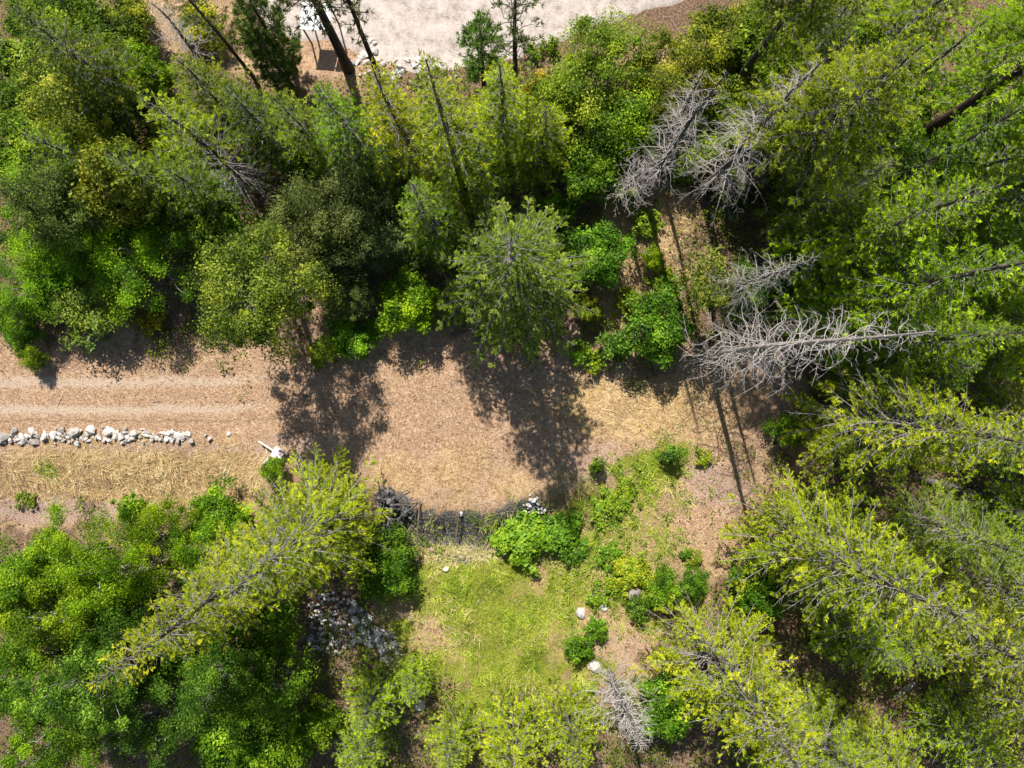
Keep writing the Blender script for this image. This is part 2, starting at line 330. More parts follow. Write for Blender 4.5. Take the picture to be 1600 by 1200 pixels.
def pine(key, seed, h, R, cb=.35, nb=60, tufts=1.0, mat='pine', r0=None, needle=.24, per=14):
    g = np.random.default_rng(seed); r0 = r0 or h * .013 + .03
    tm, tp = trunk_mesh('trunk', h, r0, g, bend=.2)
    t = (np.arange(nb) + g.random(nb)) / nb; z = cb * h + t * (.98 - cb) * h; az = np.arange(nb) * 2.4 + g.normal(0, .5, nb)
    L = R * (1 - t) ** .6 * np.minimum(1, .5 + t) * g.uniform(.5, 1.1, nb) + .2; N = 6; s = np.linspace(0, 1, N)
    dh = np.stack([np.cos(az), np.sin(az), np.zeros(nb)], 1)
    P = np.stack([np.interp(z, tp[:, 2], tp[:, 0]), np.interp(z, tp[:, 2], tp[:, 1]), z], 1)[:, None] + L[:, None, None] * dh[:, None] * s[None, :, None]
    P[:, :, 2] += L[:, None] * (.05 * s + .35 * s ** 2)[None]; P[:, 1:] += g.normal(0, .04, (nb, N - 1, 3)) * L[:, None, None]
    V1, Q1 = tubes(P, (.012 * L + .01)[:, None] * (1 - .7 * s)[None], 4)
    nt_ = np.maximum(2, (L * 7 * tufts).astype(int)); b = np.repeat(np.arange(nb), nt_); m = len(b); sj = .35 + .65 * g.random(m); fi = sj * (N - 1); i0 = np.minimum(fi.astype(int), N - 2); fr = (fi - i0)[:, None]
    pb = P[b, i0] * (1 - fr) + P[b, i0 + 1] * fr; d = rot_h(unit(P[b, i0 + 1] - P[b, i0]), g.normal(0, .9, m)); d[:, 2] += .25; d = unit(d); tl = .18 + .3 * g.random(m) * L[b] * .5
    e = pb + d * tl[:, None]; V2, Q2 = tubes(np.stack([pb, (pb + e) / 2, e], 1), np.full((m, 3), .009), 3, len(V1))
    wood = to_mesh('branches', np.concatenate([V1, V2]), np.concatenate([Q1, Q2]), mats=[M['bark']])
    k = np.repeat(np.arange(m), per); mm_ = len(k); nd = unit(d[k] * .9 + g.normal(0, .6, (mm_, 3))); ll = needle * g.uniform(.6, 1.2, mm_)
    V3, Q3 = diamonds(e[k] - d[k] * (tl[k] * g.random(mm_) * .5)[:, None], nd, unit(g.normal(0, 1, (mm_, 3))), ll, ll * .16)
    crown = to_mesh('crown', V3, Q3, mats=[M[mat]], var=np.clip(g.normal(.5, .2, mm_) + g.normal(0, .12, m)[k], 0, 1))
    PROTO[key] = dict(h=h, R=R, parts=[('trunk', tm), ('branches', wood), ('crown', crown)])

fir('fir_a', 1, 16, 3.6, nb=250, td=1.0)
fir('fir_b', 2, 16, 3.2, nb=240, droop=.5, up=.35, cb=.1, dens=.9, f0=.3, bare_frac=.06)
fir('fir_y', 3, 18, 3.9, nb=300, r0=.17, mat='firy', f0=.32, td=.85, dens=.85, bare_frac=.08, cb=.05, droop=.55, up=.25)
fir('fir_y2', 4, 18, 3.9, nb=290, r0=.17, mat='firy', f0=.36, td=.8, dens=.8, bare_frac=.12, cb=.04, droop=.45, up=.3)
fir('fir_high', 5, 19, 3.2, nb=190, mat='firy', cb=.55, f0=.25, dens=.95, bare_frac=.06, r0=.27)
fir('fir_centre', 6, 16, 4.6, nb=270, mat='fir', f0=.40, td=1.0, dens=1.05, bare_frac=.08, droop=.62, up=.35, taper=.9)
fir('fir_half', 8, 13, 2.9, nb=180, mat='firy', bare_below=.45, f0=.25, dens=.85)
fir('fir_slim', 9, 14, 2.4, nb=220, mat='firy', droop=.55, dens=.9, taper=.8)
fir('fir_young', 10, 8, 2.2, nb=190, r0=.09, mat='firy', droop=.35, up=.4, spray=.12, f0=.15)
fir('fir_giant', 12, 20, 3.0, nb=300, r0=.17, mat='firy', f0=.3, td=.95, dens=.85, bare_frac=.16, cb=.1, droop=.5, up=.3)
dead('dead_a', 21, 16.5, 2.2, cb=.28, nb=84, td=.85, curl=.25, droop=.8, r0=.2)
dead('dead_b', 22, 16.5, 3.0, cb=.12, nb=125, td=1.05, droop=.8, curl=.26, r0=.21)
dead('dead_c', 23, 20, 2.9, cb=.06, nb=165, td=1.0, curl=.55, droop=.5, bark='dead', r0=.16)
dead('dead_d', 24, 8, 1.5, cb=.05, nb=110, td=1.0, droop=.3, up=.6)
dead('dead_crooked', 25, 11, 2.4, cb=.35, nb=26, td=.5, curl=1.0, up=.5, droop=.2, bend=.55, r0=.2)
pine('pine_tall', 31, 15, 2.4, cb=.38, nb=60, r0=.26, tufts=.9)
pine('pine_thin', 32, 14, 1.9, cb=.3, nb=52, tufts=.6, r0=.13)
pine('pine_young', 33, 8, 1.5, cb=.1, nb=70, tufts=1.3, per=18)
pine('pine_dense', 34, 9, 2.1, cb=.08, nb=95, tufts=1.3, per=18)
broad('round', 41, 10, 3.3, z0=.32, ncl=120, per=270, leaf=.115, cl=.58, inner=.6)
broad('alder', 42, 8, 2.6, z0=.15, ncl=75, per=300, leaf=.115, cl=.55, lump=.4, inner=.55)
broad('alder_b', 43, 6.5, 2.2, z0=.1, ncl=62, per=290, leaf=.115, cl=.52, lump=.4, inner=.55)
broad('bush', 44, 4.2, 1.9, z0=.0, ncl=85, per=190, leaf=.13, cl=.42, stems=3, lump=.35, inner=.5)
broad('bush_b', 45, 3.0, 1.5, z0=.0, ncl=60, per=180, leaf=.11, cl=.38, stems=3, lump=.35)
broad('locust', 46, 7, 3.1, z0=.1, ncl=62, per=520, leaf=.105, cl=.60, flat=.36, lw=.42, lump=.4, inner=.6)
broad('locust_b', 47, 6.5, 3.0, z0=.1, ncl=60, per=520, leaf=.105, cl=.60, flat=.36, lw=.42, lump=.4, inner=.6)
broad('maple', 48, 9, 3.2, z0=.05, ncl=58, per=520, leaf=.105, cl=.56, lump=.5, inner=.55, flat=.55)
broad('maple_sparse', 49, 6, 2.5, z0=.2, ncl=80, per=120, leaf=.17, cl=.5, mat='lime', lump=.3)
broad('juniper', 50, 7.5, 2.2, z0=.03, ncl=120, per=220, leaf=.12, cl=.42, mat='juniper', lw=.35, lump=.3)
broad('juniper_b', 51, 6, 2.0, z0=.03, ncl=100, per=220, leaf=.11, cl=.40, mat='juniper', lw=.35, lump=.35)
broad('shrub_round', 52, 1.3, .72, z0=0, ncl=34, per=70, leaf=.10, cl=.22, stems=3, lump=.1)
broad('leafy_low', 53, .6, .9, z0=0, ncl=52, per=34, leaf=.13, cl=.22, stems=3, mat='lime', lw=.8, lump=.4, up=1.2)
broad('leafy_low_b', 54, .5, .7, z0=0, ncl=34, per=30, leaf=.12, cl=.20, stems=3, mat='lime', lw=.8, lump=.45, up=1.2)
broad('leafy_tall', 55, 1.0, 1.4, z0=0, ncl=120, per=44, leaf=.155, cl=.26, stems=3, mat='lime', lw=.85, lump=.3, up=1.2)
broad('sapling_yellow', 56, 6, 1.7, z0=.35, ncl=46, per=70, leaf=.13, cl=.45, mat='lime', lump=.4)

# ------------------------------------------------------------------ placing things
_used = {}
def add_obj(name, data, parent=None, loc=(0, 0, 0), color=None):
    o = bpy.data.objects.new(name, data); C.objects.link(o); o.location = loc
    if parent is not None: o.parent = parent
    if color is not None: o.color = (*color, 1)
    return o
def tag(o, label, cat, group=None):
    o["label"] = label; o["category"] = cat
    if group: o["group"] = group
    return o
def struct(o): o["kind"] = "structure"; return o
def stuff(o, label, cat=None):
    o["kind"] = "stuff"; o["label"] = label
    if cat: o["category"] = cat
    return o
pr = random.Random(5)
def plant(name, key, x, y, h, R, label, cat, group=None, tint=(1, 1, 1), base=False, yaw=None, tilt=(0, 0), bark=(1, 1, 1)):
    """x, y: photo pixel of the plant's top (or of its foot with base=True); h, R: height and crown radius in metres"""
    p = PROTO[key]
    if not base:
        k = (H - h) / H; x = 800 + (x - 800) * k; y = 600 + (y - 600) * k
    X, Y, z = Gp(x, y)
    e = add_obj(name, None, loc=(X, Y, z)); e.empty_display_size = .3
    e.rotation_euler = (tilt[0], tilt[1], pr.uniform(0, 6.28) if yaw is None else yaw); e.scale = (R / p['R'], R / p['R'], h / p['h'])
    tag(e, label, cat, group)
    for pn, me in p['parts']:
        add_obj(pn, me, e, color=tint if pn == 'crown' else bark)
    return e

# ------------------------------------------------------------------ the ground
def blob(u, v, cx, cy, rx, ry, soft=.5):
    d = np.sqrt(((u - cx) / rx) ** 2 + ((v - cy) / ry) ** 2); return 1 - sm(1 - soft, 1 + soft, d + (fbm(u / 30, v / 30, 21) - .5) * 1.3)
def masks(X, Y):
    u, v = U(X), Vv(Y)
    green = np.maximum.reduce([blob(u, v, 775, 955, 165, 120), blob(u, v, 1020, 735, 55, 42) * .9, blob(u, v, 940, 800, 60, 60) * .7, blob(u, v, 800, 1090, 170, 90), blob(u, v, 65, 735, 22, 20), blob(u, v, 950, 890, 130, 100) * .8, blob(u, v, 1000, 780, 60, 50) * .5])
    hole = np.maximum.reduce([blob(u, v, 675, 1000, 26, 26) * .8, blob(u, v, 845, 905, 10, 40), blob(u, v, 940, 990, 30, 40)])
    green = np.clip(green * (1 - .8 * hole) * (.7 + .6 * sm(.3, .6, fbm(u / 34, v / 34, 61))), 0, 1)
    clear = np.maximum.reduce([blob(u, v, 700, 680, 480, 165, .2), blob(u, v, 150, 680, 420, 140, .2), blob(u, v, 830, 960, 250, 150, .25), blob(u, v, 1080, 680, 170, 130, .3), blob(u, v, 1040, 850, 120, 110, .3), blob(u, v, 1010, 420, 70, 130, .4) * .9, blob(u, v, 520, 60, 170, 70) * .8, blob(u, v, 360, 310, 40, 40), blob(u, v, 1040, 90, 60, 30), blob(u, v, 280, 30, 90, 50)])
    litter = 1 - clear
    bare = np.maximum.reduce([blob(u, v, 1120, 760, 60, 45) * .7, blob(u, v, 480, 710, 90, 40) * .7, blob(u, v, 940, 720, 60, 40) * .6, blob(u, v, 700, 800, 130, 50) * .45, blob(u, v, 80, 800, 130, 22) * .9, blob(u, v, 975, 1020, 45, 45) * .6, blob(u, v, 490, 1090, 60, 110) * .9, blob(u, v, 1270, 640, 60, 60) * .5, blob(u, v, 250, 700, 200, 12) * .6])
    char = np.maximum.reduce([blob(u, v - 16 * (1 - ((u - 715) / 90.0) ** 2), 710, 826, 96, 44, .12), blob(u, v, 612, 808, 34, 40, .2), blob(u, v, 815, 810, 52, 26, .25) * .75])
    straw = np.maximum.reduce([blob(u, v, 1000, 640, 150, 60) * .8, blob(u, v, 220, 745, 260, 55), blob(u, v, 700, 760, 170, 60) * .6, blob(u, v, 900, 950, 200, 140) * .7, blob(u, v, 1020, 400, 80, 150) * .7])
    rut = 0 * u
    return dict(green=green, litter=litter * .9, bare=bare, charred=char, straw=straw * 1.1 - .12, rut=rut)
nx, ny = 290, 224
gx = np.linspace(-38, 38, nx); gy = np.linspace(-29, 29, ny); XX, YY = np.meshgrid(gx, gy)
# outer ring of the sheet reaches far out
fx = np.concatenate([[-600, -200, -80], gx, [80, 200, 600]]); fy = np.concatenate([[-600, -200, -70], gy, [70, 200, 600]])
XX, YY = np.meshgrid(fx, fy); ZZ = terr(XX, YY); V = np.stack([XX, YY, ZZ], -1).reshape(-1, 3)
nX, nY = len(fx), len(fy); ii = np.arange((nY - 1) * nX).reshape(nY - 1, nX)[:, :-1].ravel(); Q = np.stack([ii, ii + 1, ii + 1 + nX, ii + nX], 1)
mk = masks(V[:, 0], V[:, 1])
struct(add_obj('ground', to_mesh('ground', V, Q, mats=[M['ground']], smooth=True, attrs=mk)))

def strip(name, u0, u1, top, bot, rows, lift, mat, attrf=None, step=4):
    us = np.arange(u0, u1 + step, step, dtype=float); f = np.linspace(0, 1, rows)[:, None]; a, b = top(us)[None], bot(us)[None]
    vv = a * (1 - f) + b * f; uu = np.broadcast_to(us[None], vv.shape); X = (uu - 800) / PM; Y = (600 - vv) / PM
    drop = np.zeros_like(vv); drop[-1] = -.10 - lift; drop[-2] = -.25 * lift; Vx = np.stack([X, Y, terr(X, Y) + lift + drop], -1).reshape(-1, 3); n_ = len(us)
    i = np.arange((rows - 1) * n_).reshape(rows - 1, n_)[:, :-1].ravel(); q = np.stack([i, i + n_, i + 1 + n_, i + 1], 1)
    return struct(add_obj(name, to_mesh(name, Vx, q, mats=[M[mat]], smooth=True, attrs=attrf(uu.ravel(), vv.ravel()) if attrf else {})))
def drive_attr(u, v):
    wob = (fbm(u / 120, v * 0, 3) - .5) * 14; curve = 12 * sm(250, 520, u)
    r = np.maximum(np.exp(-((v - 598 - wob + curve) / 11) ** 2) * 1.0, np.exp(-((v - 641 - wob + curve) / 10) ** 2) * 1.0) * sm(520, 330, u)
    return dict(rut=np.clip(r * 1.0 + .05 * (u < 300), 0, 1), straw=0 * u - .2)
def taper(u): return np.sqrt(np.clip((540 - u) / 160, 0, 1))
strip('driveway', -600, 540, lambda u: 612 - 44 * taper(u) + 14 * (fbm(u / 22, u * 0, 2) - .5), lambda u: 616 + 44 * taper(u) + 12 * (fbm(u / 18, u * 0 + 9, 4) - .5), 40, .012, 'drive', drive_attr)
strip('gravel_road', -1200, 2800, lambda u: 0 * u - 330, lambda u: 26 + 75 * np.exp(-((u - 690) / 150.0) ** 2) + 34 * fbm(u / 40, u * 0, 6) + 10 * fbm(u / 9, u * 0 + 4, 7) - 80 * sm(900, 1180, u) + 14 * sm(560, 420, u) - 90 * sm(440, 330, u), 44, .06, 'gravel', step=9)

# ------------------------------------------------------------------ grass, undergrowth (nobody could count these)
def blades(name, n_try, dens_f, len_f, lie, width, mat, label, seed, flow=0, box=(-60, 1660, -60, 1260), varf=None):
    g = np.random.default_rng(seed); u = g.uniform(box[0], box[1], n_try); v = g.uniform(box[2], box[3], n_try)
    X = (u - 800) / PM; Y = (600 - v) / PM; d = dens_f(u, v, X, Y); k = g.random(n_try) < d; u, v, X, Y = u[k], v[k], X[k], Y[k]; m = len(u)
    a = g.random(m) * 6.28
    if flow: a = np.where(g.random(m) < flow, fbm(u / 45, v / 45, seed) * 16 + g.normal(0, .5, m), a)
    el = g.uniform(*lie, m); L = len_f(u, v) * g.uniform(.5, 1.3, m)
    D = np.stack([np.cos(a) * np.cos(el), np.sin(a) * np.cos(el), np.sin(el)], 1); Pp = np.stack([X, Y, terr(X, Y)], 1)
    S = np.stack([-np.sin(a), np.cos(a), np.zeros(m)], 1) * (width * g.uniform(.6, 1.4, m))[:, None]
    mid = Pp + D * (L * .55)[:, None]; tip = Pp + D * L[:, None]; tip[:, 2] -= L * .2 * np.cos(el); tip[:, 2] = np.maximum(tip[:, 2], Pp[:, 2] + .02)
    Vb = np.stack([Pp - S, mid - S * .0 + S * 1.0, tip, mid - S], 1).reshape(-1, 3)
    var = np.clip(g.normal(.5, .2, m) if varf is None else varf(u, v, g), 0, 1)
    return stuff(add_obj(name, to_mesh(name, Vb, np.arange(4 * m).reshape(-1, 4), mats=[M[mat]], var=var)), label, 'grass')
def d_dry(u, v, X, Y):
    mk = masks(X, Y); tuft = sm(.35, .65, fbm(u / 9, v / 9, 12)); road = (v < 75) & (u > 430)
    rr = drive_attr(u, v)['rut'] * (v > 560) * (v < 665)
    return np.clip((1 - mk['litter']) * (1 - mk['charred']) * (1 - .75 * mk['green']) * (1 - .6 * mk['bare']) * (.25 + .75 * tuft) * (1 - .9 * rr), 0, 1) * (~road)
blades('dry_grass', 380000, d_dry, lambda u, v: .16 + .10 * sm(.4, .7, fbm(u / 60, v / 60, 4)), (.1, 1.0), .010, 'dry_grass', 'short dry tan grass covering the clearing and driveway verge', 31, .3,
       varf=lambda u, v, g: g.normal(.42, .2, len(u)) + .35 * (fbm(u / 50, v / 50, 33) - .45) + .4 * (g.random(len(u)) < .02))
def d_long(u, v, X, Y):
    return np.clip(blob(u, v, 200, 745, 260, 48, .3) * (1 - sm(470, 400, 900 - u)) + .6 * blob(u, v, 690, 1000, 45, 45) + .5 * blob(u, v, 1010, 640, 110, 45, .5) + .3 * blob(u, v, 980, 880, 120, 100, .5) + .5 * blob(u, v, 1015, 400, 60, 110, .5) + .6 * blob(u, v, 280, 30, 90, 45), 0, 1) * sm(.3, .55, fbm(u / 14, v / 14, 15))
blades('long_dry_grass', 330000, d_long, lambda u, v: .55 + 0 * u, (.05, .7), .009, 'straw_grass', 'long straw coloured grass lying in swirls on the bank below the stone row', 32, .8,
       varf=lambda u, v, g: g.normal(.58, .18, len(u)) + .8 * (fbm(u / 16, v / 16, 35) - .5))
def d_green(u, v, X, Y):
    return np.clip(masks(X, Y)['green'] * (.2 + .8 * sm(.38, .62, fbm(u / 20, v / 20, 18))), 0, 1)
blades('green_grass', 620000, d_green, lambda u, v: .30 + .45 * sm(.42, .68, fbm(u / 16, v / 16, 7)), (.12, 1.1), .011, 'green_grass', 'lush yellow green grass growing in swirls on the lower meadow', 33, .75,
       varf=lambda u, v, g: g.normal(.36, .20, len(u)) + 1.5 * (fbm(u / 26, v / 26, 37) - .46))
def d_burn(u, v, X, Y):
    return np.clip(blob(u, v, 715, 866, 100, 13, .4) * (v > 862) + .2 * blob(u, v, 800, 826, 40, 28, .3) * (fbm(u / 5, v / 40, 3) > .5), 0, 1)
blades('bleached_grass', 16000, d_burn, lambda u, v: .7 + 0 * u, (.05, .6), .007, 'straw_grass', 'bleached dry grass stems flopping over the charred bank', 34, .35, box=(580, 900, 760, 900), varf=lambda u, v, g: g.normal(.78, .07, len(u)))

def d_stem(u, v, X, Y): return blob(u, v, 715, 840, 88, 36, .3) * (fbm(u / 4, v / 60, 13) > .47)
blades('charred_grass', 3500, d_stem, lambda u, v: .42 + 0 * u, (.1, .9), .008, 'char_grass', 'scorched grey grass stems standing on the burnt bank', 36, 0, box=(600, 830, 780, 880), varf=lambda u, v, g: g.random(len(u)))
def undergrowth():
    g = np.random.default_rng(77); n_ = 330000; u = g.uniform(-60, 1660, n_); v = g.uniform(-60, 1260, n_); X = (u - 800) / PM; Y = (600 - v) / PM
    mk = masks(X, Y); road = (v < 100) & (u > 420) & (u < 1180); panel = ((u > 440) & (u < 560) & (v < 130))
    d = mk['litter'] * sm(.36, .56, fbm(u / 26, v / 26, 41)) * (~road) * (~panel); k = g.random(n_) < d; u, v, X, Y = u[k], v[k], X[k], Y[k]; m = len(u)
    hh = 1.1 * sm(.36, .75, fbm(u / 26, v / 26, 41)) * g.random(m) ** .6
    P = np.stack([X, Y, terr(X, Y) + hh], 1); nn = unit(np.array([0, 0, 1.0]) + g.normal(0, .5, (m, 3))); dd = unit(np.cross(nn, g.normal(0, 1, (m, 3)))); L = .15 * g.uniform(.5, 1.3, m)
    Vb, Q = diamonds(P, dd, nn, L, L * .6)
    stuff(add_obj('undergrowth', to_mesh('undergrowth', Vb, Q, mats=[M['under']], var=np.clip(g.normal(.45, .18, m) + .5 * (fbm(u / 50, v / 50, 43) - .5), 0, 1))), 'low leafy undergrowth covering the forest floor', 'undergrowth')
    n_ = 9000; u = g.uniform(-60, 1660, n_); v = g.uniform(-60, 1260, n_); X = (u - 800) / PM; Y = (600 - v) / PM; k = g.random(n_) < masks(X, Y)['litter'] * .85 + .09; k &= ~((v < 100) & (u > 420) & (u < 1180)); X, Y = X[k], Y[k]; m = len(X)
    a = g.random(m) * 6.28; L = g.uniform(.15, .9, m) ; z = terr(X, Y) + .03; d = np.stack([np.cos(a), np.sin(a), g.normal(.03, .06, m)], 1) * L[:, None] * .5; c = np.stack([X, Y, z], 1)
    Vt, Qt = tubes(np.stack([c - d, c + d * .1 + g.normal(0, .02, (m, 3)), c + d], 1), np.repeat(g.uniform(.006, .017, m)[:, None], 3, 1), 3)
    stuff(add_obj('fallen_twigs', to_mesh('fallen_twigs', Vt, Qt, mats=[M['twig']])), 'grey dead twigs littering the forest floor', 'twigs')
undergrowth()
def weeds():
    g = np.random.default_rng(88); n_ = 60000; u = g.uniform(860, 1260, n_); v = g.uniform(640, 1100, n_); cl = fbm(u / 12, v / 12, 71)
    d = np.clip(np.maximum(blob(u, v, 960, 870, 110, 110, .5), np.maximum(blob(u, v, 1090, 740, 90, 60, .6) * .35, blob(u, v, 1000, 780, 90, 70, .5) * .8)), 0, 1) * sm(.52, .62, cl)
    k = g.random(n_) < d; u, v, cl = u[k], v[k], cl[k]; X = (u - 800) / PM; Y = (600 - v) / PM; m = len(u)
    P = np.stack([X, Y, terr(X, Y) + .35 * g.random(m) * sm(.5, .7, cl) + .03], 1); nn = unit(np.array([0, 0, 1.0]) + g.normal(0, .55, (m, 3))); dd = unit(np.cross(nn, g.normal(0, 1, (m, 3)))); L = .11 * g.uniform(.5, 1.4, m)
    Vb, Q = diamonds(P, dd, nn, L, L * .65)
    stuff(add_obj('meadow_weeds', to_mesh('meadow_weeds', Vb, Q, mats=[M['lime']], var=np.clip(g.normal(.3, .2, m) + 1.4 * (fbm(u / 40, v / 40, 73) - .5), 0, 1))), 'low yellow green weeds sprinkled over the dry meadow', 'weeds').color = (.75, .82, .8, 1)
weeds()

# ------------------------------------------------------------------ stones
def hull_mesh(name, seed, mat, npt=15, flat=.75):
    import bmesh
    g = np.random.default_rng(seed); pts = unit(g.normal(0, 1, (npt, 3))) * g.uniform(.8, 1.0, (npt, 1)) * np.array([.5, .42, .5 * flat])
    bm = bmesh.new()
    for q in pts: bm.verts.new(q)
    r = bmesh.ops.convex_hull(bm, input=bm.verts); bmesh.ops.delete(bm, geom=[e for e in r['geom_interior'] if isinstance(e, bmesh.types.BMVert)], context='VERTS')
    me = bpy.data.meshes.new(name); bm.to_mesh(me); bm.free(); me.materials.append(M[mat]); return me
PALE = [hull_mesh('stone', 100 + k, 'stone', 18, .8) for k in range(7)]
GREY = [hull_mesh('stone', 120 + k, 'grey_stone', 15, .8) for k in range(8)]
BLACK = [hull_mesh('charred_chunk', 140 + k, 'char', 11, .6) for k in range(6)]
def boulder_mesh(name, seed, mat):
    import bmesh
    bm = bmesh.new(); bmesh.ops.create_icosphere(bm, subdivisions=3, radius=.5)
    for v in bm.verts:
        n_ = v.co.normalized(); k = 1 + .30 * (float(vn(n_.x * 2 + seed, n_.y * 2 + n_.z * 1.7, seed)) - .5) + .12 * (float(vn(n_.x * 5 + seed, n_.z * 5 + n_.y * 3, seed)) - .5)
        v.co = Vector((n_.x * .5 * k, n_.y * .42 * k, n_.z * .34 * k))
    me = bpy.data.meshes.new(name); bm.to_mesh(me); bm.free(); me.materials.append(M[mat]); return me
def stone_child(parent, meshes, px, py, size, dz=0, g=pr, name='stone', root=(0, 0, 0)):
    X, Y, z = Gp(px, py); o = add_obj(name, g.choice(meshes), parent, (X - root[0], Y - root[1], z + size * .10 + dz - root[2]))
    o.rotation_euler = (g.uniform(-.4, .4), g.uniform(-.4, .4), g.uniform(0, 6.28)); o.scale = (size * g.uniform(.85, 1.2), size * g.uniform(.8, 1.1), size * g.uniform(.5, .85)); return o
root = Gp(150, 680); e = add_obj('stone_row', None, loc=root); tag(e, 'row of pale granite stones edging the driveway beside the dry bank', 'stone row')
big = [(8, 683, .95), (22, 676, .7), (38, 686, .8), (50, 674, .75), (70, 682, .8), (84, 680, .75), (97, 672, .7), (118, 675, 1.05), (142, 674, 1.0), (168, 675, 1.0), (190, 682, .7), (212, 677, .75), (232, 680, .65), (281, 682, .85), (-14, 680, .9), (-38, 684, .9), (268, 686, .5), (56, 690, .7)]
for x, y, s_ in big: stone_child(e, PALE, x, y, s_, root=root)
for k in range(230):
    x = pr.uniform(-50, 300) if k > 12 else pr.uniform(240, 345); y = 682 + pr.gauss(0, 4.5) + (4 if x < 40 else 0); stone_child(e, PALE, x, y, pr.uniform(.18, .45), pr.uniform(0, .08), root=root)
root = Gp(545, 985); e = add_obj('rock_pile', None, loc=root); tag(e, 'heap of broken grey rocks below the lush grass', 'rock pile')
def pile_ok(x, y):
    return ((x - 520) / 44) ** 2 + ((y - 972) / 52) ** 2 < 1 or abs((y - 985) - .75 * (x - 575)) < 26 and 535 < x < 625
cnt = 0
while cnt < 230:
    x, y = pr.uniform(470, 640), pr.uniform(915, 1045)
    if pile_ok(x, y):
        c = max(0, 1 - ((x - 530) / 60) ** 2 - ((y - 970) / 60) ** 2); stone_child(e, GREY, x, y, pr.uniform(.22, .42) if x < 550 else pr.uniform(.3, .75), c * .5 * pr.random(), root=root); cnt += 1
for x, y, s_ in [(484, 1003, .5), (556, 1002, .7), (590, 985, .8), (602, 998, .75), (580, 1005, .6), (600, 1030, .6), (575, 1022, .55), (612, 1028, .5)]: stone_child(e, GREY, x, y, s_, .1, root=root)
root = Gp(655, 112); e = add_obj('rock_pile', None, loc=root); tag(e, 'scattered grey rocks along the gravel road edge behind the firs', 'rock pile')
for k in range(34): stone_child(e, GREY, pr.gauss(650, 22), pr.gauss(112, 12), pr.uniform(.25, .75), root=root)
root = Gp(565, 95); e = add_obj('rock_pile', None, loc=root); tag(e, 'grey rocks around the foot of the two roadside pine trunks', 'rock pile')
for k in range(26): stone_child(e, GREY, pr.gauss(568, 14), pr.gauss(92, 16), pr.uniform(.2, .6), root=root)
root = Gp(120, 160); e = add_obj('rock_pile', None, loc=root); tag(e, 'pale boulders among trees at the upper left forest corner', 'rock pile')
for k in range(22): stone_child(e, PALE if k % 3 else GREY, pr.gauss(135, 28), pr.gauss(120, 34), pr.uniform(.4, 1.1), root=root)
BM = [boulder_mesh('boulder', 3 + k, ['grey_stone', 'stone', 'grey_stone'][k]) for k in range(3)]
for k, (x, y, s_, lab) in enumerate([(908, 957, .72, 'smooth grey boulder lying alone on the grass'), (989, 925, .95, 'white boulder at the foot of the lime leafed plants'), (943, 948, .55, 'small flat pale rock between two green weeds by the boulder'), (697, 889, .38, 'small white stone in green grass below the charred bank'),
                                     (929, 1040, .85, 'pale broken rock on bare soil below the green sapling'), (720, 803, .32, 'small white stone at the top edge of the charred bank'), (1180, 1062, .6, 'pale rock hidden between the yellow green firs'), (420, 722, .55, 'grey pinkish rock just below the fallen sale sign'), (358, 678, .3, 'small dark rock on dry grass past the end of stone row'), (655, 1100, .8, 'dark grey boulder in the shade among young firs'), (640, 1042, .5, 'grey rock beside the dry grass at the rock heap')]):
    X, Y, z = Gp(x, y); o = add_obj('boulder', BM[k % 3], loc=(X, Y, z + s_ * .12)); o.scale = (s_,) * 3; o.rotation_euler = (0, 0, pr.uniform(0, 6)); tag(o, lab, 'boulder')

# charred heap
root = Gp(612, 802); e = add_obj('charred_brush_pile', None, loc=root); tag(e, 'heap of black charred brush beside the burnt bank', 'burn pile')
for k in range(230):
    a = pr.random() * 6.28; q = pr.random() ** .6 * (.8 + .3 * math.sin(3 * a + 1)); stone_child(e, BLACK, 612 + 34 * q * math.cos(a), 804 + 42 * q * math.sin(a), pr.uniform(.18, .55), .75 * (1 - q) * pr.random() + .04, name='charred_chunk', root=root)
def sticks(name, parent, n_, box, L, r, mat, root, ang=None, lift=.25, seed=1):
    g = np.random.default_rng(seed); u = g.uniform(box[0], box[1], n_); v = g.uniform(box[2], box[3], n_); P = []
    for x, y in zip(u, v):
        X, Y, z = Gp(x, y); a = g.random() * 6.28 if ang is None else ang + g.normal(0, .25); l = g.uniform(*L); zz = z + lift * g.random()
        P.append([[X - root[0] - math.cos(a) * l / 2, Y - root[1] - math.sin(a) * l / 2, zz + .05 - root[2]], [X - root[0], Y - root[1], zz + .1 - root[2]], [X - root[0] + math.cos(a) * l / 2, Y - root[1] + math.sin(a) * l / 2, zz + g.normal(.08, .08) - root[2]]])
    Vt, Qt = tubes(np.array(P), np.repeat(g.uniform(*r, n_)[:, None], 3, 1) * np.array([1, .9, .5]), 5)
    return add_obj(name, to_mesh(name, Vt, Qt, mats=[M[mat]]), parent)
o = sticks('charred_sticks', e, 60, (580, 645, 765, 845), (.4, 1.4), (.012, .035), 'char', root, lift=.6, seed=5); o["kind"] = "stuff"
root = Gp(836, 792); e = add_obj('ash_heap', None, loc=root); tag(e, 'small heap of pale ash and stones in the fir shadow', 'ash heap')
for k in range(40): stone_child(e, GREY, pr.gauss(834, 9), pr.gauss(794, 7), pr.uniform(.15, .4), .12 * pr.random(), root=root)

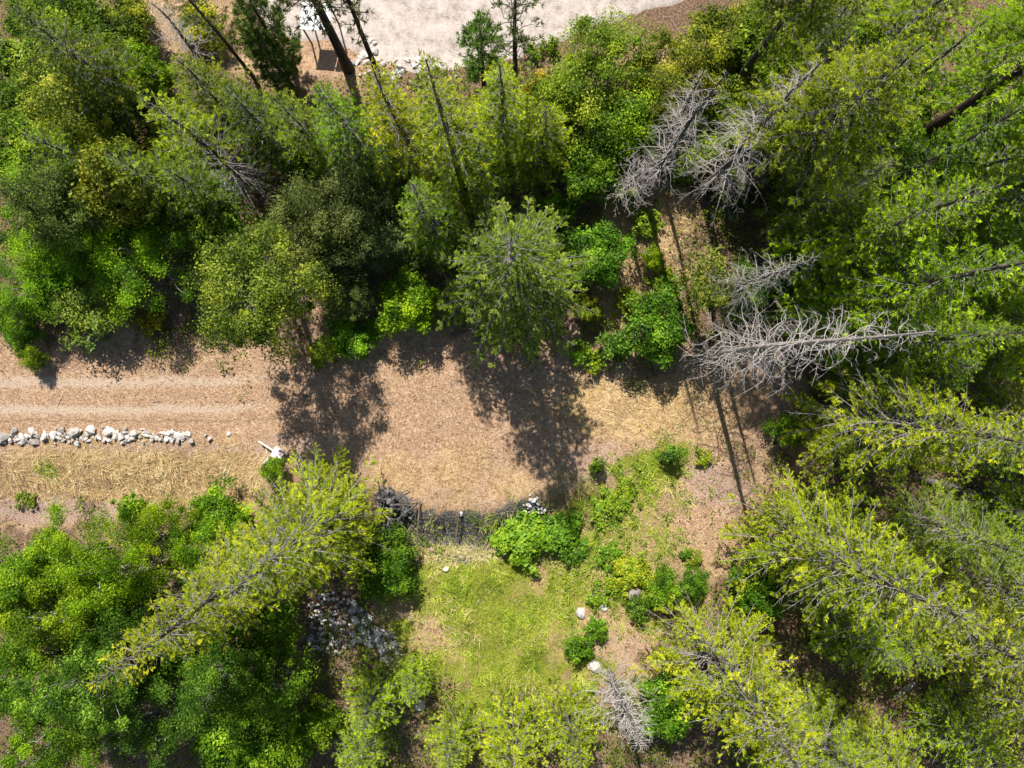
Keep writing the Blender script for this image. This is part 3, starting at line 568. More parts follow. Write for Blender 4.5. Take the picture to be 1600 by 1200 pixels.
# stakes across the charred bank
def pole(name, x0, y0, x1, y1, r, label, cat, mat, z0=.1, z1=.1, group=None, sides=9, knots=0, r2=None):
    a = np.array(Gp(x0, y0)); b = np.array(Gp(x1, y1)); a[2] += z0; b[2] += z1; mid = (a + b) / 2; s = np.linspace(0, 1, 9)[:, None]
    g = np.random.default_rng(int(x0 * 7 + y0)); P = (a - mid) * (1 - s) + (b - mid) * s; P[1:-1] += g.normal(0, r * .12, (7, 3))
    rr = np.linspace(r, r * .7 if r2 is None else r2, 9) * g.uniform(.93, 1.07, 9); Vt, Qt = tubes(P[None], rr[None], sides)
    n0 = len(Vt); Vt = np.concatenate([Vt, P[:1], P[-1:]]); t1 = [(n0, (j + 1) % sides, j) for j in range(sides)]; t2 = [(n0 + 1, 8 * sides + j, 8 * sides + (j + 1) % sides) for j in range(sides)]
    return tag(add_obj(name, to_mesh(name, Vt, Qt, np.array(t1 + t2), mats=[M[mat]], smooth=False), loc=mid), label, cat, group)
pole('wooden_stake', 657, 782, 651, 858, .05, 'long brown stake leaning down the charred bank, nearest the burn pile', 'stake', 'log', .25, .35)
pole('wooden_stake', 652, 792, 645, 850, .03, 'thin dark stake beside the long brown one on the charred bank', 'stake', 'deadbark', .2, .3)
pole('wooden_stake', 718, 800, 712, 850, .045, 'dark stake in the middle of the charred bank', 'stake', 'log', .2, .35)
for k, (x, y) in enumerate([(782, 800), (790, 797), (798, 795), (806, 798)]):
    pole('wooden_stake', x, y, x - 8 + 4 * k, y + 32, .03, ['first', 'second', 'third', 'fourth'][k] + ' charred stick, counted from the dark middle stake, above the round leaved plant', 'stake', 'deadbark', .2, .3, 'charred sticks above the round leaved plant')

# ------------------------------------------------------------------ logs
pole('fallen_log', 1330, 704, 1640, 742, .26, 'long brown fallen trunk beside the yellow green fir', 'log', 'log', .2, .2, sides=12)
pole('fallen_log', 1425, 742, 1545, 776, .22, 'dark grey fallen log in deep shade beyond the brown trunk', 'log', 'deadbark', .15, .15, sides=12)
pole('fallen_log', 1448, 830, 1520, 814, .13, 'short bleached log in shade at the right', 'log', 'dead', .3, .3, sides=10)
pole('fallen_log', 1394, 1088, 1428, 1066, .17, 'white weathered log end in a sunny gap between firs', 'log', 'dead', .15, .15, sides=12)
pole('fallen_log', 1284, 756, 1316, 762, .14, 'short cut log lying on the shaded soil by the firs', 'log', 'deadbark', .12, .12, sides=10)
pole('fallen_log', 1270, 450, 1345, 432, .14, 'dark log under the conifers behind the bleached dead tree', 'log', 'log', .15, .2, sides=10)
pole('fallen_log', 500, 1085, 525, 1042, .09, 'grey pole lying on the shaded dirt below the rock heap', 'log', 'deadbark', .12, .1, sides=8)
pole('fallen_branch', 540, 1108, 566, 1090, .04, 'thin bare branch arching beside the young firs', 'branch', 'twig', .3, .5, sides=6)
pole('fallen_branch', 1150, 605, 1195, 578, .02, 'thin pale curved branch on dry grass under the bleached dead tree', 'branch', 'dead', .2, .9, sides=6)

# ------------------------------------------------------------------ sale sign, white panels
def box(name, parent, c, size, mat, rot=(0, 0, 0), bev=.006):
    import bmesh
    bm = bmesh.new(); bmesh.ops.create_cube(bm, size=1)
    for v in bm.verts: v.co = Vector((v.co.x * size[0], v.co.y * size[1], v.co.z * size[2]))
    bmesh.ops.bevel(bm, geom=bm.edges[:], offset=min(bev, min(size) * .3), segments=1, affect='EDGES')
    me = bpy.data.meshes.new(name); bm.to_mesh(me); bm.free(); me.materials.append(M[mat]); o = add_obj(name, me, parent, c); o.rotation_euler = rot; return o
X, Y, z = Gp(438, 707); e = add_obj('sale_sign', None, loc=(X, Y, z)); e.rotation_euler = (0, 0, R_(-29)); tag(e, 'square white sale sign with faded red print on its fallen white post', 'sign')
pl = box('panel', e, (0, 0, .42), (.62, .60, .025), 'paint', (R_(-6), R_(5), 0))
box('print', pl, (.10, .14, .0145), (.26, .16, .004), 'print_red', bev=.001); box('print', pl, (.22, .15, .0185), (.07, .11, .004), 'print_grey', bev=.001)
box('print', pl, (.02, -.06, .0145), (.40, .16, .004), 'print_pink', bev=.001); box('print', pl, (.06, -.19, .0145), (.10, .10, .004), 'print_grey', bev=.001); box('print', pl, (-.08, -.18, .0145), (.06, .12, .004), 'print_grey', bev=.001)
box('post', e, (-.80, .02, .36), (1.05, .07, .07), 'paint', (0, R_(-12), 0))
box('stake', e, (.02, -.42, .22), (.04, .55, .04), 'steel', (R_(25), 0, R_(-32)))
box('leg', e, (.0, .0, .2), (.04, .04, .42), 'steel')
X, Y, z = Gp(506, 62); e = add_obj('panel_shelter', None, loc=(X, Y, z)); e.rotation_euler = (0, 0, R_(-4)); tag(e, 'white flat panel raised on posts under the roadside pine', 'shelter')
# panel carried at about 2 m so that its shadow falls clear of it
box('panel', e, (-.21, .30, 2.0), (1.06, 1.5, .05), 'white'); box('panel', e, (.63, .30, 2.0), (.50, 1.5, .05), 'white')
box('beam', e, (.12, -.30, 1.93), (1.55, .07, .09), 'log'); box('beam', e, (.12, .90, 1.93), (1.55, .07, .09), 'log')
for x in (-.66, .84):
    for y in (-.30, .90): box('leg', e, (x, y, .94), (.08, .08, 1.89), 'log')
X, Y, z = Gp(360, 288); e = add_obj('white_panel', None, loc=(X, Y, z)); e.rotation_euler = (R_(8), 0, R_(-20)); tag(e, 'white sheet lying on bare ground below the half dead fir', 'panel'); box('sheet', e, (0, 0, .12), (1.5, .8, .04), 'white'); box('frame', e, (0, 0, .05), (1.4, .7, .09), 'log')
X, Y, z = Gp(280, 167); e = add_obj('white_panel', None, loc=(X, Y, z))
bpy.data.objects.remove(e)

# ------------------------------------------------------------------ trees and bushes
T = plant
G1 = 'firs in the wood above the clearing'
# top edge
T('pine_tree', 'pine_tall', 545, 108, 15, 2.5, 'thick dark pine trunk leaning past the white panel', 'pine tree', 'roadside pines', base=True, tint=(.8, .8, .8), bark=(.7, .7, .7))
T('pine_tree', 'pine_thin', 588, 108, 14.5, 2.1, 'thin straight pine trunk with sparse needles, rising from rocks by the road', 'pine tree', 'roadside pines', base=True, tint=(1.1, 1.05, .95), bark=(.6, .6, .6))
T('pine_tree', 'pine_thin', 806, 150, 13.5, 2.1, 'tall sparse pine with dark upright trunk against the gravel road', 'pine tree', 'roadside pines', base=True, tint=(1, 1.1, 1), bark=(.6, .6, .6))
T('pine_tree', 'pine_young', 747, 30, 8, 1.5, 'young bushy green pine at the gravel road edge', 'pine tree', 'roadside pines', tint=(1.1, 1.7, .8))
T('pine_tree', 'pine_dense', 372, -20, 8.5, 2.0, 'dense dark green pine next to the white panel', 'pine tree', 'roadside pines', tint=(.9, 1.15, .7))
T('pine_tree', 'pine_dense', 398, 55, 6, 1.5, 'short dense pine just below the dense dark green one', 'pine tree', 'roadside pines', tint=(.85, 1.2, .7))
T('pine_tree', 'pine_thin', 402, 128, 13, 1.5, 'slender nearly bare pine with a diagonal trunk beside the dense pines', 'pine tree', 'roadside pines', base=True, tint=(1, 1, .9))
T('dead_tree', 'dead_d', 235, 8, 6, 1.5, 'grey dead shrub by the yellow grass at the top edge', 'dead tree')
T('dead_tree', 'dead_d', 898, 62, 4, .5, 'tiny leafless sapling standing against the gravel road', 'dead tree')
# upper left wood
T('fir_tree', 'fir_half', 402, 292, 13, 2.9, 'half dead fir with bare grey lower branches above the white sheet', 'fir tree', G1, base=True, tint=(.75, .85, .9))
T('fir_tree', 'fir_young', 175, 240, 9, 2.5, 'olive fir in front of the half dead fir, below its tip', 'fir tree', G1, tint=(.62, .75, .9))
T('fir_tree', 'fir_young', 255, 265, 8, 2.2, 'low olive fir left of the bare ground with the white sheet', 'fir tree', G1, tint=(.5, .68, .8))
T('fir_tree', 'fir_young', 275, 95, 8, 2.3, 'olive yellow fir between the slender pine and the green bush', 'fir tree', G1, tint=(.62, .68, .8))
T('fir_tree', 'fir_young', 350, 140, 9, 2.4, 'dark olive fir filling the gap below the dense pines', 'fir tree', G1, tint=(.42, .55, .8))
T('fir_tree', 'fir_b', 15, 15, 12, 2.8, 'dark fir in the extreme upper left corner', 'fir tree', G1, tint=(.7, .75, .8))
T('broadleaf_tree', 'alder', 55, 100, 8, 2.5, 'silvery green leafy tree near the upper left corner', 'broadleaf tree', tint=(1.7, 1.35, 2.2))
T('fir_tree', 'fir_young', 35, 205, 9, 2.3, 'lime tinted fir at the left edge below the silvery tree', 'fir tree', G1, tint=(.6, .8, .8))
T('bush', 'bush', 205, 105, 4.5, 1.7, 'bright green bush left of the olive yellow fir', 'bush', tint=(1.1, 1.3, .6))
T('bush', 'bush', 125, 205, 4.5, 2.0, 'soft pale green bush below the pale boulders', 'bush', tint=(1.3, 1.2, 1.2))
T('bush', 'bush_b', 90, 150, 3.5, 1.6, 'dull green bush among the pale boulders', 'bush', tint=(1.0, .9, 1.0))
T('bush', 'bush_b', 165, 60, 3.5, 1.6, 'dark green bush above the bright green bush near the top', 'bush', tint=(.7, .75, .8))
T('broadleaf_tree', 'maple_sparse', 130, 255, 8, 2.3, 'yellow leafed tree standing out among the dark left wood', 'broadleaf tree', tint=(.75, .62, .7))
T('broadleaf_tree', 'juniper', 30, 290, 8, 2.4, 'dark olive tree at the left edge above the feathery trees', 'broadleaf tree', tint=(.8, 1.0, .7))
T('broadleaf_tree', 'locust', 45, 335, 5.5, 3.1, 'feathery bright green tree at the left edge', 'broadleaf tree', 'feathery bright green trees', tint=(1.25, 1.5, .5))
T('broadleaf_tree', 'locust_b', 182, 392, 4.6, 3.1, 'wide feathery bright green tree above the driveway', 'broadleaf tree', 'feathery bright green trees', tint=(1.25, 1.55, .5))
T('broadleaf_tree', 'locust_b', 15, 440, 3.5, 2.4, 'dark feathery tree at the left edge just above the driveway', 'broadleaf tree', 'feathery bright green trees', tint=(.9, 1.2, .5))
T('broadleaf_tree', 'maple_sparse', 112, 472, 3, 2.4, 'loose lime leafed tree hanging over the driveway edge', 'broadleaf tree', tint=(.62, .66, .8))
T('broadleaf_tree', 'round', 362, 446, 10, 3.3, 'big round grey green tree overhanging the driveway', 'broadleaf tree', tint=(1.15, 1.05, 1.5))
T('bush', 'bush', 325, 365, 4, 2.0, 'dark green bush behind the big round tree', 'bush', tint=(.8, .95, .9))
T('bush', 'bush_b', 40, 558, 1.6, .8, 'small bright weed at the driveway edge near the left border', 'bush', tint=(1.2, 1.2, .6))
T('bush', 'bush_b', 230, 498, 1.2, .9, 'olive scrub between the lime tree and the big round tree', 'bush', tint=(1.3, .9, .7))
T('juniper_tree', 'juniper', 465, 325, 7, 2.4, 'brownish olive juniper beside the bare dead branches', 'juniper tree', 'junipers', tint=(.92, 1.0, .8))
T('juniper_tree', 'juniper', 535, 305, 7, 2.4, 'tallest dark juniper in the middle of the group', 'juniper tree', 'junipers', tint=(.85, .9, .8))
T('juniper_tree', 'juniper_b', 580, 355, 5.5, 2.1, 'greyish green juniper next to the narrow fir', 'juniper tree', 'junipers', tint=(.95, 1.15, 1.2))
T('juniper_tree', 'juniper_b', 500, 410, 5, 2.1, 'dark juniper behind the big round tree', 'juniper tree', 'junipers', tint=(.75, .85, .8))
T('juniper_tree', 'juniper_b', 540, 450, 3.6, 1.7, 'lowest juniper, shaded, above the dark leafy bush', 'juniper tree', 'junipers', tint=(.8, .95, .8))
T('bush', 'bush_b', 545, 527, 1.6, 1.5, 'low dark green leafy bush at the lawn edge under the junipers', 'bush', tint=(.9, 1.3, .6))
T('bush', 'bush_b', 500, 545, 1.5, 1.0, 'pale green scrub beside the big round tree at the lawn edge', 'bush', tint=(1.3, 1.2, 1.0))
T('fir_tree', 'fir_slim', 650, 288, 12, 2.2, 'narrow fir next to the junipers with bright foot', 'fir tree', G1, tint=(.55, .75, 1.0))
T('bush', 'bush', 636, 468, 3.2, 1.8, 'bright lime green bush at the foot of the narrow fir', 'bush', tint=(1.3, 1.5, .55))
T('fir_tree', 'fir_centre', 803, 458, 16, 4.9, 'large lone fir with grey twigs shading the middle of the lawn', 'fir tree', base=True, tint=(.88, .93, 2.3))
# upper middle firs
T('fir_tree', 'fir_slim', 672, 92, 17, 2.7, 'tallest narrow fir above the lawn, tip touching the road rocks', 'fir tree', G1, tint=(.8, .85, 1.0))
T('fir_tree', 'fir_slim', 590, 108, 14, 2.6, 'yellowish fir beside the tallest narrow fir', 'fir tree', G1, tint=(.95, .88, .9))
T('fir_tree', 'fir_b', 503, 135, 12, 2.6, 'deep green fir between the yellowish fir and the olive one', 'fir tree', G1, tint=(1.0, 1.25, .9))
T('fir_tree', 'fir_young', 432, 150, 9.5, 2.3, 'thin olive fir above the bare dead branches', 'fir tree', G1, tint=(.62, .72, .9))
T('fir_tree', 'fir_slim', 778, 98, 12, 2.5, 'bright green fir under the young pine', 'fir tree', G1, tint=(.85, .95, .9))
T('fir_tree', 'fir_a', 852, 165, 9, 2.4, 'yellow green fir next to the leafy alders', 'fir tree', G1, tint=(1.55, 1.45, .8))
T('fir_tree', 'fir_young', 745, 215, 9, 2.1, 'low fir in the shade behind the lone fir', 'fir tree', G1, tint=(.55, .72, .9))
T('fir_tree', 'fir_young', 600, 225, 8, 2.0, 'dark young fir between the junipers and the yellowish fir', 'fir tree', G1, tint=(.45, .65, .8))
# upper right middle: alders and bushes
A = 'leafy alders by the gravel road'
T('alder_tree', 'alder', 965, 75, 6, 2.6, 'tall leafy alder nearest the gravel road', 'alder tree', A, tint=(1.15, 1.15, .9))
T('alder_tree', 'alder', 1055, 85, 6, 2.4, 'olive alder next to the pinkish bare patch', 'alder tree', A, tint=(1.3, 1.0, .9))
T('alder_tree', 'alder_b', 895, 140, 5.2, 2.4, 'pale green alder beside the yellow green fir', 'alder tree', A, tint=(1.25, 1.2, .9))
T('alder_tree', 'alder_b', 1000, 165, 4.8, 2.2, 'bright alder in the middle of the alder group', 'alder tree', A, tint=(1.25, 1.4, .7))
T('alder_tree', 'alder_b', 940, 185, 4.5, 2.1, 'dark green alder below the others', 'alder tree', A, tint=(.9, 1.05, .9))
T('bush', 'bush', 920, 240, 3.6, 2.1, 'dense green bush below the alders', 'bush', tint=(.95, 1.15, .9))
T('bush', 'bush', 962, 270, 2.6, 1.5, 'lime tinted bush beside the dense green bush', 'bush', tint=(1.3, 1.35, .6))
T('bush', 'bush_b', 855, 130, 3, 1.2, 'brownish dry shrub by the sparse pine', 'bush', tint=(2.2, 1.1, 1.4))
T('bush', 'bush_b', 866, 325, 3.2, 1.1, 'small dark green bush above the round one', 'bush', tint=(.75, 1.05, .9))
T('bush', 'bush', 938, 395, 3.4, 1.9, 'round deep green bush beside the lone fir', 'bush', tint=(.85, 1.2, .9))
T('bush', 'bush_b', 1022, 400, 1.4, .75, 'little lime bush on the dry strip behind the large dark bush', 'bush', tint=(1.6, 1.6, .6))
T('bush', 'bush', 1038, 508, 3.6, 2.1, 'large dark green bush beside the bleached dead tree', 'bush', tint=(.75, 1.05, .9))
T('bush', 'shrub_round', 960, 543, 1.7, .95, 'blue green shrub at the foot of the large dark bush', 'bush', tint=(.8, 1.05, 1.7))
T('bush', 'bush_b', 918, 480, 1.7, .85, 'grassy olive bush at the edge of the lone fir', 'bush', tint=(1.5, 1.2, .6))
# top right
T('dead_tree', 'dead_a', 1003, 305, 16.5, 2.3, 'tall grey dead conifer, the nearer of two side by side', 'dead tree', 'standing dead conifers', base=True, bark=(.9, .9, .9))
T('dead_tree', 'dead_a', 1022, 245, 11, 1.7, 'slimmer grey dead conifer just behind the tall one', 'dead tree', 'standing dead conifers', base=True)
T('dead_tree', 'dead_d', 968, 312, 8, 1.6, 'low dead tree with a dense grey broom of twigs', 'dead tree', 'standing dead conifers', base=True)
T('dead_tree', 'dead_b', 1095, 298, 16.5, 3.1, 'broad dead conifer with a dense curtain of grey twigs', 'dead tree', 'standing dead conifers', base=True)
T('dead_tree', 'dead_b', 1108, 468, 14.5, 2.2, 'leaning dead conifer behind the bleached dead tree', 'dead tree', 'standing dead conifers', base=True)
T('dead_tree', 'dead_c', 1104, 556, 22, 2.9, 'bleached silvery dead tree reaching far over the clearing edge', 'dead tree', 'standing dead conifers', base=True, bark=(1, 1, 1))
T('dead_tree', 'dead_crooked', 1412, 325, 10.5, 2.4, 'crooked dead tree with pale twisted limbs among the green firs', 'dead tree', 'standing dead conifers', base=True)
T('broadleaf_tree', 'sapling_yellow', 1075, 462, 6.5, 1.9, 'thin tree with loose yellow green leaves by the long trunk shadow', 'broadleaf tree', base=True, tint=(.7, .62, .8))
G2 = 'firs of the right hand wood'
T('fir_tree', 'fir_high', 1140, 314, 19, 3.4, 'tall fir with a long bare trunk crossing the dead conifers', 'fir tree', G2, base=True, tint=(.66, .70, .9), bark=(.7, .7, .7))
T('fir_tree', 'fir_high', 1135, 150, 16, 2.6, 'fir with dark trunk at the top, next to the olive alder', 'fir tree', G2, base=True, tint=(.55, .62, .8), bark=(.6, .6, .6))
T('fir_tree', 'fir_high', 1368, 252, 20, 3.9, 'great fir with thick dark trunk in the upper right corner', 'fir tree', G2, base=True, tint=(.58, .78, .7), bark=(.75, .6, .6))
T('fir_tree', 'fir_y', 1400, 255, 12, 3.0, 'yellow green fir between the two thick dark trunks', 'fir tree', G2, tint=(.62, .72, .8))
T('fir_tree', 'fir_y2', 1335, 50, 13, 2.8, 'sparse fir beyond the tip of the broad dead conifer', 'fir tree', G2, tint=(.55, .65, .8))
T('fir_tree', 'fir_b', 1420, 60, 15, 3.2, 'fir with pale tip at the top edge', 'fir tree', G2, tint=(1.5, 1.35, .9))
T('fir_tree', 'fir_a', 1540, 40, 15, 3.4, 'dense green fir at the top right corner', 'fir tree', G2, tint=(1.25, 1.4, .7))
T('fir_tree', 'fir_a', 1600, 170, 15, 3.2, 'dark fir at the right edge above the crooked dead tree', 'fir tree', G2, tint=(.8, 1.05, .7))
T('fir_tree', 'fir_a', 1560, 285, 16, 3.6, 'lush green fir right of the crooked dead tree', 'fir tree', G2, tint=(1.2, 1.35, .7))
T('fir_tree', 'fir_a', 1455, 330, 13, 3.1, 'lush fir standing over the dark log', 'fir tree', G2, tint=(1.15, 1.3, .7))
T('fir_tree', 'fir_a', 1640, 400, 18, 3.6, 'tall lush fir at the right edge, halfway up', 'fir tree', G2, tint=(1.15, 1.35, .7))
T('fir_tree', 'fir_b', 1500, 455, 13, 3.2, 'lush fir reaching toward the tip of the bleached tree', 'fir tree', G2, tint=(1.25, 1.4, .7))
T('fir_tree', 'fir_a', 1600, 520, 13, 3.0, 'lush fir at the right edge below the bleached tree tip', 'fir tree', G2, tint=(1.2, 1.35, .7))
T('fir_tree', 'fir_a', 1720, 260, 15, 3.2, 'fir cut by the right edge beside the lush ones', 'fir tree', G2, tint=(.95, 1.15, .7))
T('fir_tree', 'fir_young', 1345, 330, 8, 2.3, 'grey twigged yellowish fir above the leaning dead conifer', 'fir tree', G2, tint=(.55, .62, .8))
T('bush', 'bush', 1290, 390, 4.5, 2.0, 'dark leafy bush under the firs beside the dark log', 'bush', tint=(.75, 1.0, .8))
T('bush', 'bush', 1180, 455, 3, 1.6, 'dark leafy bush between the leaning and bleached dead trees', 'bush', tint=(.8, 1.05, .6))
T('bush', 'bush_b', 1095, 235, 2.6, 1.6, 'pale green bush behind the two side by side dead conifers', 'bush', tint=(1.1, 1.1, 1.0))
T('bush', 'bush', 1175, 225, 4, 2.0, 'olive green bush seen through the curtain of grey twigs', 'bush', tint=(.95, .95, .7))
T('bush', 'bush', 1420, 190, 6, 2.4, 'dark bush under the great fir', 'bush', tint=(.8, 1.0, .6))
T('bush', 'bush', 1500, 260, 6, 2.4, 'dark leafy bush behind the crooked dead tree', 'bush', tint=(.8, 1.05, .6))
# lower right
T('fir_tree', 'fir_y', 1285, 652, 18, 4.0, 'yellow green fir beside the long brown fallen trunk', 'fir tree', G2, base=True, tint=(.88, .90, .8))
T('fir_tree', 'fir_y', 1215, 822, 18, 4.5, 'largest yellow green fir at the lower right with long grey branches', 'fir tree', G2, base=True, tint=(.86, .90, .9))
T('fir_tree', 'fir_y2', 1085, 985, 17, 4.2, 'yellow green fir at the bottom beside the bushes', 'fir tree', G2, base=True, tint=(.92, .92, .8))
T('fir_tree', 'fir_y2', 1405, 930, 15, 3.5, 'yellow green fir at the right edge below the largest one', 'fir tree', G2, base=True, tint=(.9, .9, .7))
T('fir_tree', 'fir_y', 1400, 800, 14, 2.6, 'dark green fir at the right edge next to the bleached log', 'fir tree', G2, base=True, tint=(.62, .75, .7))
T('fir_tree', 'fir_y2', 1230, 1090, 13, 3.0, 'fir at the bottom edge beside the white log end', 'fir tree', G2, base=True, tint=(.75, .85, .7))
T('fir_tree', 'fir_young', 1440, 1100, 8, 2.4, 'young fir in the lower right corner', 'fir tree', G2, base=True, tint=(.75, .9, .7))
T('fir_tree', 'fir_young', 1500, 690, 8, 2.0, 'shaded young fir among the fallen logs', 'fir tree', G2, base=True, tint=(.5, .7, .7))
T('bush', 'bush', 1165, 905, 3, 1.7, 'dark green bush in the shade under the largest yellow green fir', 'bush', base=True, tint=(.7, 1.0, .7))
T('bush', 'bush_b', 1238, 672, 1.9, 1.05, 'dense green bush on pinkish soil beside the yellow green fir', 'bush', tint=(.85, 1.1, .7))
T('bush', 'shrub_round', 1053, 713, 1.6, .62, 'round blue green shrub casting a thin shadow on the grass', 'bush', tint=(.7, 1.0, 1.5))
T('bush', 'shrub_round', 935, 729, 1.4, .5, 'small upright dark bush alone on the dry lawn', 'bush', tint=(.8, 1.0, .8))
T('bush', 'bush_b', 1090, 915, 2, .95, 'dark green bush near the largest fir, right of the white boulder', 'bush', tint=(.75, 1.05, .8))
T('bush', 'bush_b', 1040, 932, 1.9, 1.25, 'spreading green bush just right of the white boulder', 'bush', tint=(.85, 1.1, .7))
T('bush', 'shrub_round', 1000, 956, 1.3, .7, 'grey green shrub below the white boulder', 'bush', tint=(.9, 1.1, 1.3))
T('bush', 'shrub_round', 1072, 868, .6, .34, 'tiny blue green weed on the bare soil', 'bush', tint=(.8, 1.1, 1.3))
T('bush', 'bush', 1052, 1115, 3.5, 1.9, 'green bush at the bottom between the firs', 'bush', tint=(1.0, 1.3, .9))
T('bush', 'shrub_round', 906, 1022, 1.6, .95, 'green sapling on the bare soil at the meadow edge', 'bush', tint=(.85, 1.15, .8))
T('bush', 'shrub_round', 938, 990, 1.0, .55, 'little dark weed between boulder and green sapling', 'bush', tint=(.8, 1.1, .6))
L_ = 'low leafy plants on the meadow'
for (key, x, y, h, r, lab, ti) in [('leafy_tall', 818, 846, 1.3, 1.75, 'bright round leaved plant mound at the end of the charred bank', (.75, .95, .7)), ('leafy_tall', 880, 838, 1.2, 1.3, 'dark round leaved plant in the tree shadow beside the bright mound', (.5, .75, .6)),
        ('leafy_low', 968, 782, .6, 1.0, 'lime leafed plant on the grass between lone bush and shadow', (.85, .9, .7)), ('leafy_low_b', 945, 800, .5, .9, 'lime leafed plant next to the tree shadow tip', (.75, .85, .7)), ('leafy_low_b', 980, 760, .5, .6, 'upper sprig of lime leaves near the green grass patch', (.85, .85, .7)),
        ('leafy_tall', 990, 900, .9, 1.15, 'yellow leafed plant mound above the white boulder', (1.05, .95, .6)), ('leafy_low', 968, 915, .6, .8, 'yellow green leaves left of the yellow mound', (.9, .9, .6)), ('leafy_low_b', 955, 870, .6, .8, 'green leafy weed above the yellow mound', (.55, .75, .6)), ('leafy_low_b', 1100, 718, .5, .5, 'small bright yellow plant right of the round blue green shrub', (1.05, .95, .6)),
        ('leafy_low_b', 905, 552, .8, .65, 'bright green leafy weed at the top edge of the lawn', (.6, .85, .6)), ('leafy_low_b', 927, 566, .8, .75, 'yellow green weed beside the blue green shrub', (.95, .95, .5)), ('leafy_low', 985, 470, .9, .9, 'yellow leafed plant above the large dark bush', (1.0, .9, .55)), ('leafy_low_b', 935, 935, .6, .75, 'lime weed above the smooth grey boulder', (.75, .85, .6)),
        ('leafy_low_b', 1085, 875, .5, .5, 'dull yellow weed beside the tiny blue green one', (.85, .75, .7)), ('leafy_low_b', 932, 985, .6, .7, 'green weed right below the smooth grey boulder', (.5, .75, .6)), ('leafy_low_b', 833, 75, .8, .5, 'lime weed on the gravel road edge by the sparse pine', (.8, 1.0, .6)), ('leafy_low_b', 862, 68, .8, .5, 'second lime weed on the gravel, farther from the sparse pine', (.7, .8, .6)),
        ('leafy_low_b', 38, 782, .3, .6, 'olive tuft on the bank near the left edge', (.6, .6, .6)), ('leafy_low', 900, 860, .8, 1.0, 'shaded green weeds below the dark round leaved plant', (.4, .6, .6)), ('leafy_low', 1010, 345, .8, 1.0, 'yellow green weeds on the dry strip below the low dead tree', (.8, .85, .6)), ('leafy_low', 1040, 440, .7, .9, 'lime weeds beside the thin yellow green tree', (.75, .8, .6)), ('leafy_low', 558, 262, .8, 1.0, 'bright weed in the dark gap above the junipers', (.6, .9, .5))]:
    T('leafy_plant', key, x, y, h, r, lab, 'plant', L_, tint=ti)
# bottom middle
T('fir_tree', 'fir_young', 603, 1052, 7, 2.2, 'bright young fir below the rock heap', 'fir tree', 'young firs at the bottom', base=True, tint=(.85, 1.0, .7))
T('fir_tree', 'fir_young', 655, 1040, 4.5, 1.5, 'small bright fir beside the dark grey boulder', 'fir tree', 'young firs at the bottom', base=True, tint=(.9, 1.05, .7))
T('fir_tree', 'fir_young', 580, 1130, 6, 2.0, 'young fir at the bottom edge below the bright one', 'fir tree', 'young firs at the bottom', base=True, tint=(.8, .95, .7))
T('fir_tree', 'fir_slim', 805, 1115, 9, 2.4, 'thin yellow fir at the bottom centre', 'fir tree', 'young firs at the bottom', base=True, tint=(.95, .98, .8))
T('fir_tree', 'fir_young', 885, 1100, 7, 2.2, 'yellow green fir beside the grey twiggy dead tree', 'fir tree', 'young firs at the bottom', base=True, tint=(.9, .95, .7))
T('fir_tree', 'fir_young', 715, 1120, 6, 1.9, 'yellow green fir left of the thin yellow one', 'fir tree', 'young firs at the bottom', base=True, tint=(.9, .98, .7))
T('dead_tree', 'dead_d', 955, 1055, 8, 2.3, 'grey twiggy dead tree at the bottom edge', 'dead tree', base=True)
T('bush', 'bush_b', 480, 1150, 3.5, 1.5, 'light green bush on the dirt bank at the bottom', 'bush', tint=(1.2, 1.35, .6))
T('bush', 'bush_b', 425, 1190, 4, 1.7, 'green bush at the bottom edge left of the dirt bank', 'bush', tint=(1.0, 1.2, .6))
